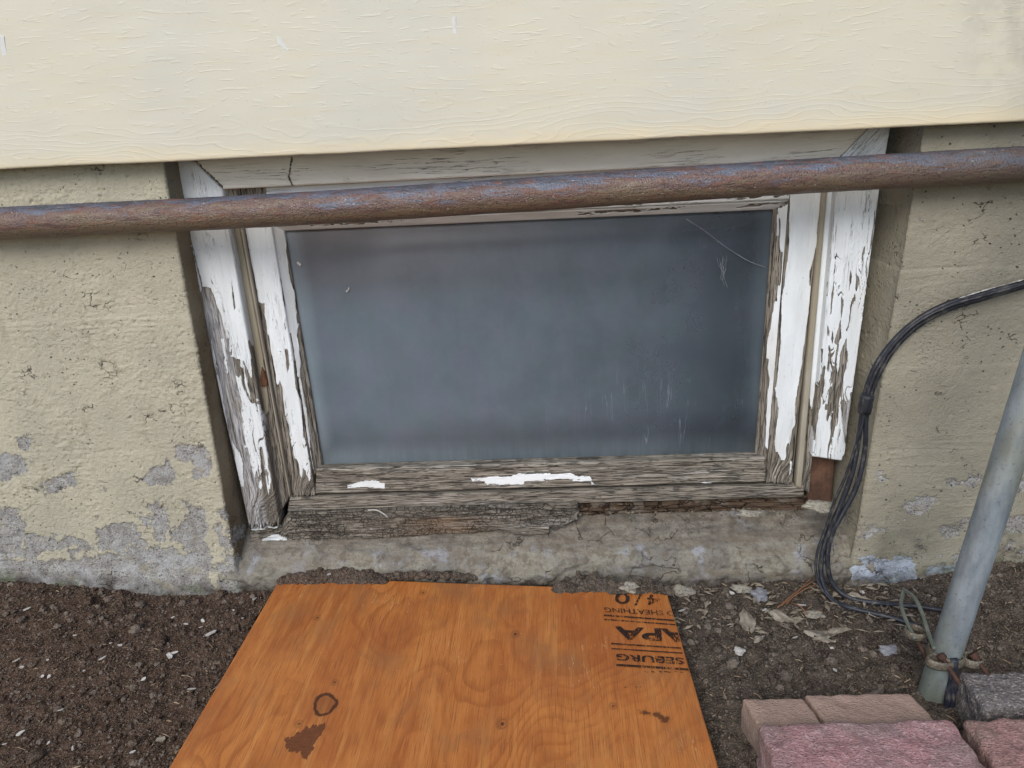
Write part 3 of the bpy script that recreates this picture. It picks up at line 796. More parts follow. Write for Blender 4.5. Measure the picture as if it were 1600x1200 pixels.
    lines = [.492, .355, .225] if side > 0 else [.47, .26]
    for i, zl in enumerate(lines):
        zz = Zg-zl-.004*fbm(Sg*9, Zg*0+i, 3, 55)
        d += (.0011 if side > 0 else .0004)*sst(.0015, -.0015, zz)*(1 if i == 0 else .5) - (.0013 if (i == 0 and side > 0) else .0006)*np.exp(-(zz/.0022)**2)*sst(-.3, .3, fbm(Sg*14, Zg*0+2+i, 2, 44))
    d -= .0011*sst(-.1, .1, bare)
    d += .012*sst(.05, -.04, Zg)*(side < 0)+.004*sst(.10, -.02, Zg)
    fade = sst(2.2, .9, np.abs(Xg))
    d = d*fade
    Xg += nx_[None]*d; Yg += ny_[None]*d
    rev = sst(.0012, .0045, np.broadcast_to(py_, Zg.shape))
    brown_shade = rev*(1.0 if side < 0 else .15)*(.8+.2*rough)  # reveal brown and its painted shade, strong on the left side
    right_shade = np.full(Zg.shape, 0.0 if side < 0 else .8)  # painted shade over the whole right pier
    damp = sst(.030, .004, Zg-gh_base(np.clip(Xg, -1.2, 1.2), 0*Xg-.01)+.012*fbm(Sg*30, Zg*30, 3, 3))
    if side > 0: damp = np.maximum(damp, .75*sst(.16, .02, Zg)*sst(-.25, .35, fbm(Sg*14, Zg*18, 4, 8)))
    me = sheet('pier', np.stack([Xg, Yg, Zg], -1), {'bare': bare, 'brown_shade': brown_shade, 'damp': damp, 'right_shade': right_shade, 'pale': np.clip(pale, -1, 1)}, flip=True)
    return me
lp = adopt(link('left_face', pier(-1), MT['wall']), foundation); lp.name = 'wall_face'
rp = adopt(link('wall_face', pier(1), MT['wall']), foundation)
for nm, b in (('wall_core', (-2.6, -.408, .094, .32, -.1, .82)), ('wall_core', (.335, 2.6, .094, .32, -.1, .82)),
              ('wall_core', (-.407, .334, .094, .32, .578, .82)), ('wall_core', (-.407, .334, .094, .32, -.1, .168))):
    adopt(link(nm, box_mesh(nm, *b), MT['core']), foundation)
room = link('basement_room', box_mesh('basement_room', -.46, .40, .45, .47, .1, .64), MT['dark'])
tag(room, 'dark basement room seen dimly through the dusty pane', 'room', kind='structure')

# concrete ledge under the window
pA = at(1100, 794, .068); pB = at(760, 846, .028); pC = at(700, 872, .010); pD = at(700, 905, -.004)
prof = np.array([[.11, pA[2]+.006], [.068, pA[2]], [.046, (pA[2]+pB[2])/2-.003], [.030, pB[2]+.001], [.026, pB[2]-.003], [pC[1], pC[2]], [.002, (pC[2]+pD[2])/2+.004], [pD[1], pD[2]], [-.010, -.03], [-.010, -.10]])
sl = np.concatenate([[0], np.cumsum(np.hypot(*np.diff(prof, axis=0).T))])
ss = np.arange(0, sl[-1], .0018)
lx = np.arange(-.565, .482, .0019)
yy = np.interp(ss, sl, prof[:, 0]); zz_ = np.interp(ss, sl, prof[:, 1])
k = np.ones(5)/5
yy[3:-3] = np.convolve(yy, k, 'same')[3:-3]; zz_[3:-3] = np.convolve(zz_, k, 'same')[3:-3]
ty = np.gradient(yy, ss); tz = np.gradient(zz_, ss); nn = np.hypot(ty, tz); ny = tz/nn; nz = -ty/nn
Sg, Xg = np.meshgrid(ss, lx, indexing='ij')
front = sst(sl[3], sl[5], Sg)
d = .0045*fbm(Xg*9, Sg*20, 4, 7)+.0022*fbm(Xg*32, Sg*60, 4, 8)*(.4+front)+.0011*fbm(Xg*170, Sg*190, 2, 3)
d += .007*front*sst(.0, .5, fbm(Xg*18+4, Sg*26, 3, 12))-.004*sst(.35, .6, fbm(Xg*30, Sg*50, 2, 19))
d += .010*sst(.12, .45, Xg)*sst(sl[2], sl[1], Sg)*(.6+fbm(Xg*40, Sg*50, 3, 2))
Yg = yy[:, None]+ny[:, None]*d; Zg = zz_[:, None]+nz[:, None]*d
Zg += .004*np.sin(Xg*6+1)*front
ledge = adopt(link('ledge', sheet('ledge', np.stack([Xg, Yg, Zg], -1), {'low': front, 'damp': sst(.022, .002, Zg+.01*fbm(Xg*30, Sg*30, 3, 3))}, flip=True), MT['ledge']), foundation)
ledge['label'] = 'rough dirty concrete ledge below the window'

# ================================================================== siding
siding = thing('lap_siding', 'pale cream wood-grain lap siding overhanging the basement window', 'siding', (0, 0, .68))
sA = at(0, 265, -.030); sB = at(1600, 190, -.030)
def plank(zoff, fine):
    xs = np.linspace(-2.6, 2.6, 700 if fine else 40)
    hs = np.concatenate([np.array([0, .0006, .0014, .0026, .004, .006]), np.linspace(.01, .305, 60 if fine else 4)])
    Hh, Xh = np.meshgrid(hs[::-1], xs, indexing='ij')
    Zb = sA[2]+(Xh-sA[0])*(sB[2]-sA[2])/(sB[0]-sA[0])+.0012*fbm(Xh*7, Xh*0, 3, 4)
    rr = .0035
    dro = np.where(Hh < rr, rr-np.sqrt(np.maximum(rr**2-(rr-Hh)**2, 0)), 0)
    Yp = -.030+Hh*.045+dro*.9+.0016*fbm(Xh*3, Hh*6, 2, 9)
    return slab('plank', np.stack([Xh, Yp, Zb+Hh+zoff], -1), (0, .0105, 0), rings=2)
for i in range(7):
    adopt(link('plank', plank(i*.292, i == 0), MT['siding']), siding)
def sliver(name, pts, Y, mat, parent, th=.0012):
    P = np.array([at(x, y, Y) for x, y in pts]); n = len(P)
    V = np.concatenate([P, P+np.array([0, th, 0])])
    f = [list(range(n))[::-1]]+[[i, (i+1) % n, n+(i+1) % n, n+i] for i in range(n)]
    me = bpy.data.meshes.new(name); me.from_pydata(V.tolist(), [], f); me.update()
    return adopt(link(name, me, mat), parent)
def sy(x, y):      # depth of the plank face at a photo point
    Yv = -.03
    for _ in range(4):
        p = at(x, y, Yv); zb = sA[2]+(p[0]-sA[0])*(sB[2]-sA[2])/(sB[0]-sA[0]); hh = p[2]-zb; Yv = -.030+hh*.045+.0016*float(fbm(p[0]*3, hh*6, 2, 9))
    return float(Yv)
for pts in ([(0, 54), (6, 57), (10, 85), (15, 117), (8, 118), (3, 88), (1, 62)], [(431, 57), (437, 59), (444, 69), (451, 79), (446, 77), (435, 69)],
            [(707, 27), (712, 26), (712, 42), (713, 54), (708, 51)]):
    o = sliver('paint_scrape', pts, sy(*pts[0])-.0011, MT['scrape'], siding, .0014); o['label'] = 'white scrape in the cream paint'

# ================================================================== basement window
window = thing('basement_window', 'old wooden basement window with peeling white paint and dusty grey pane', 'window', (0, .08, .12))
DY = .024
def paint_attr(px_, py_, pos, neg, base, wob, gu, gv, seed):
    wx = px_+wob*fbm(gu*40, gv*220, 3, seed); wy = py_+wob*3*fbm(gu*55+5, gv*300, 3, seed+3)
    a = np.full(px_.shape, float(base))
    for q in pos: a = np.maximum(a, sdf(wx, wy, q))
    for q in neg: a = np.minimum(a, -sdf(wx, wy, q))
    return np.clip(a/2.0, -3, 3)
def board(name, Y, PX, PY, along, thick, mat, parent, pos=(), neg=(), base=-9, wob=1.5, seed=0, rnd=.0022, ridge=.0005, hair=0.0, old=None, extra=None, tiltY=None, split=None):
    """PX, PY photo grid (row 0 top, col 0 left); along = 0 grain down the rows, 1 along the columns"""
    Y = Y-DY
    Yb = np.full(PX.shape, float(Y)) if tiltY is None else Y+tiltY+0*PX
    P = at(PX, PY, Yb)
    du = np.concatenate([np.zeros((PX.shape[0], 1)), np.cumsum(np.linalg.norm(np.diff(P, axis=1), axis=2), 1)], 1)
    dv = np.concatenate([np.zeros((1, PX.shape[1])), np.cumsum(np.linalg.norm(np.diff(P, axis=0), axis=2), 0)], 0)
    gu, gv = (dv, du) if along == 0 else (du, dv)
    gr = np.stack([gu+seed*1.7, gv+seed*.31, np.full(gu.shape, seed*.57)], -1)
    pa = paint_attr(PX, PY, pos, neg, base, wob, gu, gv, seed)
    if split:      # long splits in the paint that open up downwards
        y0, y1, amt = split
        wdt = amt*sst(y0, y1, PY)*(.4+.6*sst(-.3, .4, fbm(gv*30, gu*8, 2, seed+40)))
        cr = np.minimum(np.abs(fbm(gv*95+4*fbm(gu*20, gv*60, 2, seed+44)*.3, gu*5, 3, seed+41)), 1)
        pa = np.minimum(pa, np.clip((cr-wdt)*26, -3, 3))
    W = gv.max(1 if along == 0 else 0); W = W[:, None] if along == 0 else W[None, :]
    e = np.minimum(gv, W-gv); U = gu.max(0 if along == 0 else 1); U = U[None, :] if along == 0 else U[:, None]
    e = np.minimum(e, U-gu+.0005); e = np.minimum(e, gu+.0005)
    drop = np.where(e < rnd, rnd-np.sqrt(np.maximum(rnd**2-(rnd-e)**2, 0)), 0)
    woodm = sst(.1, -.1, pa)
    d = -drop + ridge*2.2*woodm*fbm(gv*330, gu*9, 3, seed+7) + .0007*fbm(gv*40, gu*12, 3, seed+8)
    d -= .0022*woodm*sst(.36, .55, fbm(gv*240, gu*7+3, 2, seed+9))
    d += .0009*sst(-.1, .12, pa)+.0013*np.exp(-((pa-.25)/.25)**2)*sst(-.1, .4, fbm(gv*120, gu*30, 2, seed+12))*(pa > -.1)
    P[..., 1] -= d
    A = {'gr': gr, 'paint': pa, 'hair': np.full(pa.shape, hair)}
    if old is not None: A['old'] = np.clip(old(PX, PY), 0, 1)
    if extra: A.update(extra(PX, PY, gu, gv))
    return adopt(link(name, slab(name, P, (0, thick, 0), A), mat), parent)
def vgrid(Lp, Rp, nx, ny, rag=0, seed=0):
    Lp = np.array(Lp, float); Rp = np.array(Rp, float)
    t = np.linspace(0, 1, ny)[:, None]; s = np.linspace(0, 1, nx)[None]
    yl = Lp[0, 1]+(Lp[-1, 1]-Lp[0, 1])*t; yr = Rp[0, 1]+(Rp[-1, 1]-Rp[0, 1])*t
    xl = np.interp(yl, Lp[:, 1], Lp[:, 0]); xr = np.interp(yr, Rp[:, 1], Rp[:, 0])
    PX = xl+(xr-xl)*s; PY = yl+(yr-yl)*s
    if rag: PY = PY+sst(.9, 1, t)*rag*(fbm(s*9, s*0+seed, 3, seed)+.6*np.sign(pn(s*14, s*0, seed+1)))
    return PX, PY
def hgrid(Tp, Bp, nx, ny):
    Tp = np.array(Tp, float); Bp = np.array(Bp, float)
    s = np.linspace(0, 1, nx)[None]; t = np.linspace(0, 1, ny)[:, None]
    xt = Tp[0, 0]+(Tp[-1, 0]-Tp[0, 0])*s; xb = Bp[0, 0]+(Bp[-1, 0]-Bp[0, 0])*s
    yt = np.interp(xt, Tp[:, 0], Tp[:, 1]); yb = np.interp(xb, Bp[:, 0], Bp[:, 1])
    return xt+(xb-xt)*t, yt+(yb-yt)*t
S1 = (270, 340, 6.667); S2 = (290, 510, 6.667); S3 = (340, 670, 6.667)
R4 = (1180, 290, 7.273); R5 = (1180, 450, 7.273); R6 = (1160, 610, 7.273); C7 = (700, 700, 6.154)

# --- casing, left
pos = [[(240, 230), (360, 230), (362, 350), (388, 512), (392, 530), (354, 528), (348, 505), (338, 470), (330, 452), (318, 448), (308, 470), (299, 452), (284, 400), (262, 300)],
       crop(*S2, [(420, -60), (640, -60), (660, 200), (690, 420), (700, 520), (680, 540), (640, 430), (615, 350), (600, 360), (620, 430), (570, 430), (575, 350), (540, 340), (460, 300), (455, 120), (430, 60)]),
       crop(*S2, [(525, 520), (575, 510), (600, 640), (650, 740), (690, 800), (720, 800), (760, 960), (800, 1260), (620, 1260), (600, 1000), (580, 900), (590, 780), (545, 640)]),
       crop(*S2, [(740, 750), (765, 760), (800, 960), (825, 1250), (790, 1250), (760, 1000), (730, 850)]),
       crop(*S2, [(340, -40), (380, 60), (420, 240), (430, 330), (450, 480), (440, 500), (400, 330), (370, 150)]),
       crop(*S2, [(605, 400), (640, 560), (690, 780), (660, 720), (615, 560)]),
       crop(*S2, [(255, 60), (285, 200), (350, 520), (385, 700), (430, 950), (475, 1250), (440, 1190), (395, 900), (350, 700), (300, 400)]),
       crop(*S3, [(280, -20), (440, -20), (450, 60), (440, 160), (445, 300), (460, 500), (470, 600), (435, 640), (425, 520), (405, 420), (395, 520), (375, 480), (350, 350), (320, 220), (300, 120)]),
       crop(*S3, [(450, -20), (480, -20), (495, 120), (520, 280), (530, 400), (560, 550), (535, 690), (515, 600), (495, 420), (490, 300), (455, 160)]),
       crop(*S3, [(130, -10), (160, 150), (230, 240), (260, 320), (270, 480), (280, 620), (240, 580), (190, 350)])]
neg = [crop(*S1, [(310, 710), (370, 760), (410, 960), (440, 1100), (460, 1200), (380, 1200), (340, 900)]),
       crop(*S1, [(450, 920), (470, 920), (520, 1080), (550, 1260), (500, 1260), (460, 1000)]),
       crop(*S1, [(610, 640), (618, 660), (640, 800), (655, 950), (640, 960), (625, 800)]),
       crop(*S1, [(172, 100), (178, 100), (195, 250), (240, 420), (290, 620), (320, 740), (312, 740), (280, 620), (230, 420), (185, 260)])]
PX, PY = vgrid([(264, 238), (285, 350), (389, 824)], [(288, 238), (348, 296), (437, 818)], 64, 400, 5, 3)
oldf = lambda x, y: sst(0, 1, (y-430)/60)*sst(.62, .35, (x-(264+(y-238)*.2133))/62)
o = board('casing', .062, PX, PY, 0, .028, MT['casing'], window, pos, neg, seed=3, hair=.8, old=oldf, ridge=.0006, split=(420, 760, .06))
o['label'] = 'left casing board, white paint peeling to grey wood at the bottom'
# --- casing, right
neg = [crop(*R4, [(1230, 690), (1243, 690), (1220, 890), (1200, 880), (1205, 800)]), crop(*R4, [(1088, 960), (1095, 1060), (1065, 1200), (1070, 1050)]),
       crop(*R4, [(1160, 1020), (1175, 1120), (1155, 1210), (1130, 1190)]), crop(*R4, [(1360, 280), (1368, 380), (1330, 600), (1300, 790), (1290, 790), (1310, 600), (1345, 400)]),
       crop(*R4, [(900, 880), (910, 880), (900, 1020), (885, 1200), (875, 1200), (893, 1000)]),
       crop(*R5, [(970, 360), (978, 560), (940, 640), (905, 625), (930, 480)]),
       crop(*R5, [(1035, 570), (1045, 700), (1050, 830), (1010, 960), (980, 1240), (860, 1240), (880, 1050), (915, 740), (930, 640), (945, 640), (925, 900), (925, 960), (945, 940), (965, 760), (995, 650)]),
       crop(*R5, [(770, 880), (800, 890), (790, 1000), (765, 1240), (690, 1240), (740, 1020)]), crop(*R5, [(835, 650), (858, 700), (852, 850), (832, 960), (818, 900)]),
       crop(*R5, [(740, 660), (772, 690), (745, 760), (725, 750)]), crop(*R5, [(880, 470), (894, 560), (878, 640), (862, 600)]), crop(*R5, [(818, 430), (842, 480), (832, 545), (815, 520)]),
       crop(*R5, [(985, 100), (1000, 130), (985, 300), (970, 360), (972, 240)]), crop(*R5, [(1130, 60), (1140, 130), (1085, 220), (1075, 400), (1040, 500), (1030, 480), (1065, 380), (1085, 190)]),
       crop(*R5, [(885, -20), (890, 100), (860, 300), (850, 300), (870, 60)]),
       crop(*R6, [(985, -40), (1110, -40), (1105, 110), (1080, 250), (1050, 430), (1020, 540), (985, 640), (978, 770), (962, 770), (975, 620), (1000, 480), (1000, 350), (1035, 220), (1000, 250), (960, 365), (950, 320), (965, 230), (940, 210), (950, 150), (975, 170)]),
       crop(*R6, [(850, -40), (905, -40), (890, 110), (870, 260), (850, 350), (830, 570), (812, 570), (818, 250), (838, 150)]),
       crop(*R6, [(1155, 180), (1200, 110), (1250, 90), (1300, 100), (1240, 380), (1220, 520), (1170, 450), (1130, 370), (1140, 280)]),
       crop(*R6, [(1100, 440), (1108, 450), (1095, 560), (1085, 560)]), crop(*R6, [(1190, 480), (1260, 440), (1200, 700), (1165, 800), (1150, 790)]),
       crop(*R5, [(1250, 60), (1300, 40), (1190, 1240), (1130, 1240), (1160, 900), (1180, 600)])]
PX, PY = vgrid([(1374, 183), (1312, 248), (1307, 297), (1269, 713)], [(1394, 183), (1375, 293), (1318, 720)], 64, 360)
oldr = lambda x, y: sst(430, 520, y)*sst(.72, .86, (x-(1307-(y-297)*.0913))/(68-(y-297)*.043))
o = board('casing', .062, PX, PY, 0, .026, MT['casing'], window, [], neg, base=9, seed=5, hair=1.0, old=oldr, wob=2, split=(330, 620, .075))
o['label'] = 'right casing board with long splits in its white paint, cut short at the bottom'
# --- head casing
PX, PY = hgrid([(289.5, 238), (1372.5, 183)], [(349, 296), (1310, 248)], 520, 40)
neg = [[(455, 245), (458, 245), (455, 262), (453, 275), (461, 296), (459, 296), (450, 276), (453, 260)], [(302, 249), (304, 248), (349, 291), (348, 295)],
       [(1313, 247), (1312, 245), (1340, 222), (1352, 209), (1353, 210)]]
board('head_casing', .062, PX, PY, 1, .026, MT['head'], window, [], neg, base=9, seed=7, hair=.6)
# --- jambs and stops beside the sash
PX, PY = vgrid([(349, 285), (438, 800)], [(362, 285), (452, 778)], 12, 120)
board('jamb', .078, PX, PY, 0, .02, MT['jamb'], window, [[(330, 270), (380, 270), (412, 560), (420, 640), (408, 660), (402, 620), (380, 470)]], seed=11, wob=3)
PX, PY = vgrid([(362.5, 285), (452, 776)], [(367, 285), (454, 776)], 6, 120)
board('stop', .073, PX, PY, 0, .02, MT['stop'], window, seed=12, base=9, rnd=.001)
PX, PY = vgrid([(1297, 240), (1252, 764)], [(1312, 240), (1265, 770)], 14, 120, 3, 2)
board('jamb', .078, PX, PY, 0, .02, MT['sash'], window, [[(1288, 230), (1320, 230), (1300, 420), (1280, 560), (1268, 640), (1262, 600), (1270, 500)]], seed=13, wob=3)
PX, PY = vgrid([(1291, 240), (1244, 760)], [(1297, 240), (1252, 764)], 8, 120)
board('stop', .072, PX, PY, 0, .02, MT['jamb'], window, seed=14, base=9, rnd=.001)
PX, PY = hgrid([(349, 292), (1312, 244)], [(356, 306), (1306, 258)], 200, 8)
board('jamb', .081, PX, PY, 1, .02, MT['jamb'], window, seed=15, base=9)
# --- sash
sash = bpy.data.objects.new('sash', None); COL.objects.link(sash); sash.location = (0, .08, .16); adopt(sash, window)
sash.location = (0, .08, .16)
posL = [crop(*S1, [(700, -120), (1050, -120), (1060, 250), (1110, 500), (1120, 640), (1160, 900), (1215, 1140), (1220, 1210), (990, 1210), (960, 1000), (960, 890), (930, 900), (900, 880), (850, 620), (745, 70)]),
        crop(*S2, [(850, -20), (1080, -20), (1120, 250), (1130, 420), (1150, 640), (1200, 780), (1220, 950), (1220, 1100), (1240, 1250), (1105, 1250), (1080, 1060), (1030, 860), (1010, 640), (985, 560), (970, 610), (950, 600), (920, 400), (880, 180)]),
        crop(*S3, [(750, -30), (775, 150), (800, 280), (850, 370), (870, 510), (882, 500), (890, 400), (940, 500), (960, 550), (975, 500), (960, 330), (930, 160), (890, 60), (890, -30)])]
negL = [crop(*S2, [(1035, 230), (1070, 260), (1085, 390), (1065, 500), (1045, 380)])]
PX, PY = vgrid([(371, 290), (452, 776)], [(414, 288), (493, 775)], 46, 330, 2, 6)
board('stile', .080, PX, PY, 0, .024, MT['sash'], sash, posL, negL, seed=21, hair=.35, split=(480, 800, .03))
posR = [crop(*R4, [(400, -200), (780, -200), (750, 70), (690, 700), (650, 880), (620, 960), (612, 1210), (322, 1210), (340, 1000), (385, 700), (385, 400), (400, 100)]),
        crop(*R5, [(325, -30), (300, 150), (300, 330), (285, 560), (275, 780), (255, 960), (232, 1240), (470, 1240), (480, 1150), (530, 850), (560, 600), (610, 250), (632, -30)]),
        crop(*R6, [(372, -40), (410, 200), (400, 330), (385, 420), (365, 600), (370, 700), (400, 690), (415, 740), (440, 780), (470, 800), (490, 770), (500, 640), (515, 570), (530, 620), (550, 560), (560, 450), (600, 380), (600, 100), (625, -40)]),
        crop(*R6, [(540, 800), (560, 800), (555, 900), (530, 980)])]
PX, PY = vgrid([(1238, 246), (1197, 754)], [(1290, 244), (1238, 757)], 46, 330, 2, 8)
board('stile', .080, PX, PY, 0, .024, MT['sash'], sash, posR, [], seed=23, hair=.25)
PX, PY = hgrid([(415, 292), (1237, 248)], [(421, 349), (1233, 312)], 420, 40)
negT = [[(1150, 309), (1232, 302), (1232, 305), (1150, 312)], [(900, 320), (1010, 316), (1060, 314), (1010, 318), (900, 323)], [(560, 337), (640, 334), (560, 339)]]
board('top_rail', .0805, PX, PY, 1, .024, MT['sash'], sash, [], negT, base=9, seed=25, hair=.9, wob=2.5)
PX, PY = hgrid([(493.5, 734), (1196.5, 716)], [(492.5, 772.5), (1197, 754)], 420, 44)
posB = [crop(*C7, [(220, 285), (600, 270), (640, 250), (1060, 245), (1200, 250), (1370, 275), (1390, 310), (1330, 315), (1040, 295), (950, 310), (745, 315), (720, 350), (370, 350), (355, 320), (230, 310)]),
        [(542, 757), (560, 753), (580, 749.5), (590, 751), (602, 756), (602, 763), (575, 761), (543, 761)], crop(*C7, [(1355, 330), (1430, 340), (1425, 350), (1380, 345)]),
        [(1090, 752), (1110, 753), (1122, 759), (1100, 755)]]
board('bottom_rail', .078, PX, PY, 1, .026, MT['bare'], sash, posB, [], seed=27, ridge=.0009, rnd=.004)
# glazing beads
beadL = [crop(*S1, [(1045, -40), (1140, -40), (1170, 130), (1210, 560), (1270, 780), (1300, 1100), (1290, 1210), (1215, 1210), (1130, 700), (1050, 250)]),
         crop(*S2, [(1085, -30), (1180, -30), (1160, 80), (1190, 250), (1200, 400), (1195, 530), (1165, 520), (1150, 380)]),
         crop(*S2, [(1180, 520), (1205, 560), (1260, 850), (1285, 1100), (1300, 1250), (1285, 1250), (1240, 900), (1200, 700)]),
         crop(*S3, [(920, -20), (945, -20), (970, 100), (960, 180), (995, 350), (1000, 430), (985, 400), (945, 180)])]
PX, PY = vgrid([(421.5, 344), (491, 742)], [(443, 352), (505, 729)], 22, 300)
tl = np.linspace(0, .012, 22)[None]
board('glazing_bead', .083, PX, PY, 0, .012, MT['sash'], sash, beadL, [], seed=31, rnd=.001, tiltY=tl)
beadR = [crop(*R4, [(250, 270), (390, 200), (385, 300), (375, 500), (370, 600), (340, 740), (320, 900), (310, 1210), (262, 1210), (300, 1000), (312, 760), (275, 735), (280, 560), (285, 420), (265, 330)]),
         crop(*R4, [(245, 330), (270, 330), (265, 560), (238, 560)]),
         crop(*R5, [(258, -20), (312, -20), (295, 300), (270, 500), (240, 760), (215, 960), (198, 1240), (135, 1240), (160, 1050), (140, 900), (150, 800), (125, 790), (140, 570), (170, 480), (190, 300), (215, 190), (245, 130)]),
         crop(*R6, [(288, -30), (345, -30), (325, 250), (300, 500), (290, 680), (262, 640), (270, 300)])]
PX, PY = vgrid([(1209, 322), (1180, 709)], [(1233, 308), (1196.5, 742)], 24, 300)
board('glazing_bead', .083, PX, PY, 0, .012, MT['sash'], sash, beadR, [], seed=33, rnd=.001, tiltY=tl[:, ::-1][:, :1]*0+np.linspace(.012, 0, 24)[None])
PX, PY = hgrid([(422, 349.5), (1233, 312.5)], [(444, 360.5), (1211, 327)], 380, 12)
board('glazing_bead', .083, PX, PY, 1, .012, MT['sash'], sash, [], [[(900, 332), (1010, 326), (1100, 321), (1010, 329), (900, 335)], [(480, 352), (560, 346), (640, 345), (560, 350)], [(1150, 322), (1232, 314), (1232, 316), (1150, 325)]], base=9, seed=35, rnd=.001, hair=1.0, tiltY=np.linspace(0, .012, 12)[:, None], wob=2)
PX, PY = hgrid([(503, 727.5), (1182, 708.5)], [(493, 735.5), (1197, 717.5)], 300, 12)
board('glazing_bead', .079, PX, PY, 1, .014, MT['bare'], sash, [], [], seed=37, rnd=.001, tiltY=np.linspace(.014, 0, 12)[:, None])
# pane
P = np.array([at(430, 340, .0985-DY), at(1228, 306, .0985-DY), at(1186, 722, .0985-DY), at(492, 742, .0985-DY)])
g = np.linspace(0, 1, 5)
PP = np.array([[(P[0]*(1-s)+P[1]*s)*(1-t)+(P[3]*(1-s)+P[2]*s)*t for s in g] for t in g])
adopt(link('pane', slab('pane', PP, (0, .003, 0), rings=1), MT['glass']), sash)
# --- sill parts
PX, PY = hgrid([(452.5, 778.5), (1256, 758.5)], [(449, 800), (1257, 777)], 420, 26)
o = board('sill_nosing', .0765, PX, PY, 1, .03, MT['bare'], window, [], [], seed=41, rnd=.003, ridge=.0004)
o['label'] = 'grey bare sill strip under the sash'
def rotx(PX, PY, gu, gv):
    t = (PX-390)/515
    br = np.exp(-((PX-690)/70)**2)*sst(.011, .021, gv)*.9
    li = sst(.008, .020, gv)*(.5+.5*fbm(gu*12, gv*30, 2, 4)) + .6*sst(470, 430, PX)
    return {'brown': np.clip(br, 0, 1), 'light': np.clip(li, 0, 1)}
sx = np.linspace(390, 903, 330)
top = [(390, 826), (438, 820), (450, 801), (903, 786.5)]
bot = list(zip(sx, np.interp(sx, [390, 400, 560, 700, 740, 790, 880, 903], [849, 853, 845, 835, 834, 827, 824, 812])+2.2*fbm(sx/9, sx*0, 3, 4)))
PX, PY = hgrid(top, bot, 330, 36)
PX = PX+sst(895, 903, PX)*5*fbm(PY/5, PX*0, 2, 9)
chipS = [crop(*S3, [(430, 1180), (480, 1140), (560, 1100), (650, 1110), (720, 1140), (725, 1170), (640, 1205), (430, 1205)]), crop(*S3, [(350, 1040), (520, 1018), (650, 1012), (640, 1025), (520, 1035), (360, 1060)])]
tY = np.linspace(.002, -.010, 36)[:, None]+0*PX
o = board('rotten_sill', .068, PX, PY, 1, .045, MT['rotten'], window, chipS, [], seed=43, rnd=.004, ridge=.0012, extra=rotx, tiltY=tY)
o['label'] = 'rotten sill board split into small blocks, broken off half way'
PX, PY = hgrid([(898, 785), (1262, 775)], [(898, 806), (1262, 797)], 240, 20)
o = board('broken_sill', .084, PX, PY, 1, .03, MT['rotb'], window, [], [], seed=45, rnd=.004, ridge=.0035)
o['label'] = 'dark broken remains of the sill'
# blocks left in the break
for i, (x0, x1, y0, y1) in enumerate([(906, 921, 788, 801), (924, 953, 786, 800), (957, 985, 787, 799), (1006, 1029, 785, 798), (1034, 1062, 784, 796), (1068, 1096, 783, 794)]):
    PX, PY = hgrid([(x0, y0), (x1, y0-1)], [(x0+1, y1), (x1-1, y1-1)], 14, 10)
    board('rotten_block', .078+.003*random.random(), PX, PY, 1, .014, MT['rotb'], window, [], [], seed=50+i, rnd=.003, ridge=.002)
PX, PY = hgrid([(778, 826), (858, 824)], [(812, 838), (858, 834)], 40, 10)
board('sill_splinter', .056, PX, PY, 1, .008, MT['bare'], window, [], [], seed=47, rnd=.001)
# bare brown framing where the right casing was cut away
PX, PY = vgrid([(1262, 712), (1259, 790)], [(1306, 712), (1299, 790)], 24, 40)
o = board('framing_board', .092, PX, PY, 0, .02, MT['brownboard'], window, [], [], seed=48, rnd=.002)
o['label'] = 'bare brown framing under the cut casing'
# rusty knot on the left jamb
sliver('resin_knot', [(409, 574), (413, 582), (417, 596), (417, 603), (409, 605), (406, 592)], .0745-DY, MT['knot'], window, .003)
# cobweb and paint crumbs stuck to the pane
def strand(pts, r=.00042): return tube('strand', [at(x, y, .0972-DY-.0012*i*(len(pts)-1-i)/2) for i, (x, y) in enumerate(pts)], r, 24, 5)
web = thing('cobweb', 'thin cobweb strand across the upper right corner of the dusty pane', 'cobweb', tuple(at(1130, 380, .073)))
adopt(link('strand', strand([(1072, 342), (1100, 360), (1140, 390), (1170, 408), (1196, 418)]), MT['web']), web)
adopt(link('strand', strand([(1076, 346), (1120, 378), (1160, 402)], .00012), MT['web']), web)
wb = thing('web_tuft', 'pale feathery web tuft stuck on the dark right side of the pane', 'cobweb', tuple(at(1130, 425, .073)))
for k in range(16):
    a = random.uniform(-.5, .5)+math.pi/2*random.choice([-1, 1]); l = random.uniform(8, 26)
    x0, y0 = 1131+random.uniform(-4, 4), 424+random.uniform(-5, 5)
    adopt(link('strand', strand([(x0, y0), (x0+l*.5*math.cos(a)+random.uniform(-3, 3), y0+l*.5*math.sin(a)), (x0+l*math.cos(a), y0+l*math.sin(a))], .00013), MT['web']), wb)

for i, (q, lab) in enumerate((([(463, 410), (466, 409), (471, 413), (469, 416), (464, 412)], 'tiny white paint crumb stuck to the upper left of the pane'), ([(540, 455), (543, 453), (545, 448), (546, 452), (542, 457)], 'small curled white fibre on the pane left of centre'))):
    P = np.array([at(x_, y_, .0725) for x_, y_ in q]); n = len(P)
    me = bpy.data.meshes.new('pane_crumb'); me.from_pydata(np.concatenate([P, P+np.array([0, .0012, 0])]).tolist(), [], [list(range(n))[::-1]]+[[k, (k+1) % n, n+(k+1) % n, n+k] for k in range(n)]); me.update()
    tag(link('pane_crumb', me, MT['chip']), lab, 'paint chip')

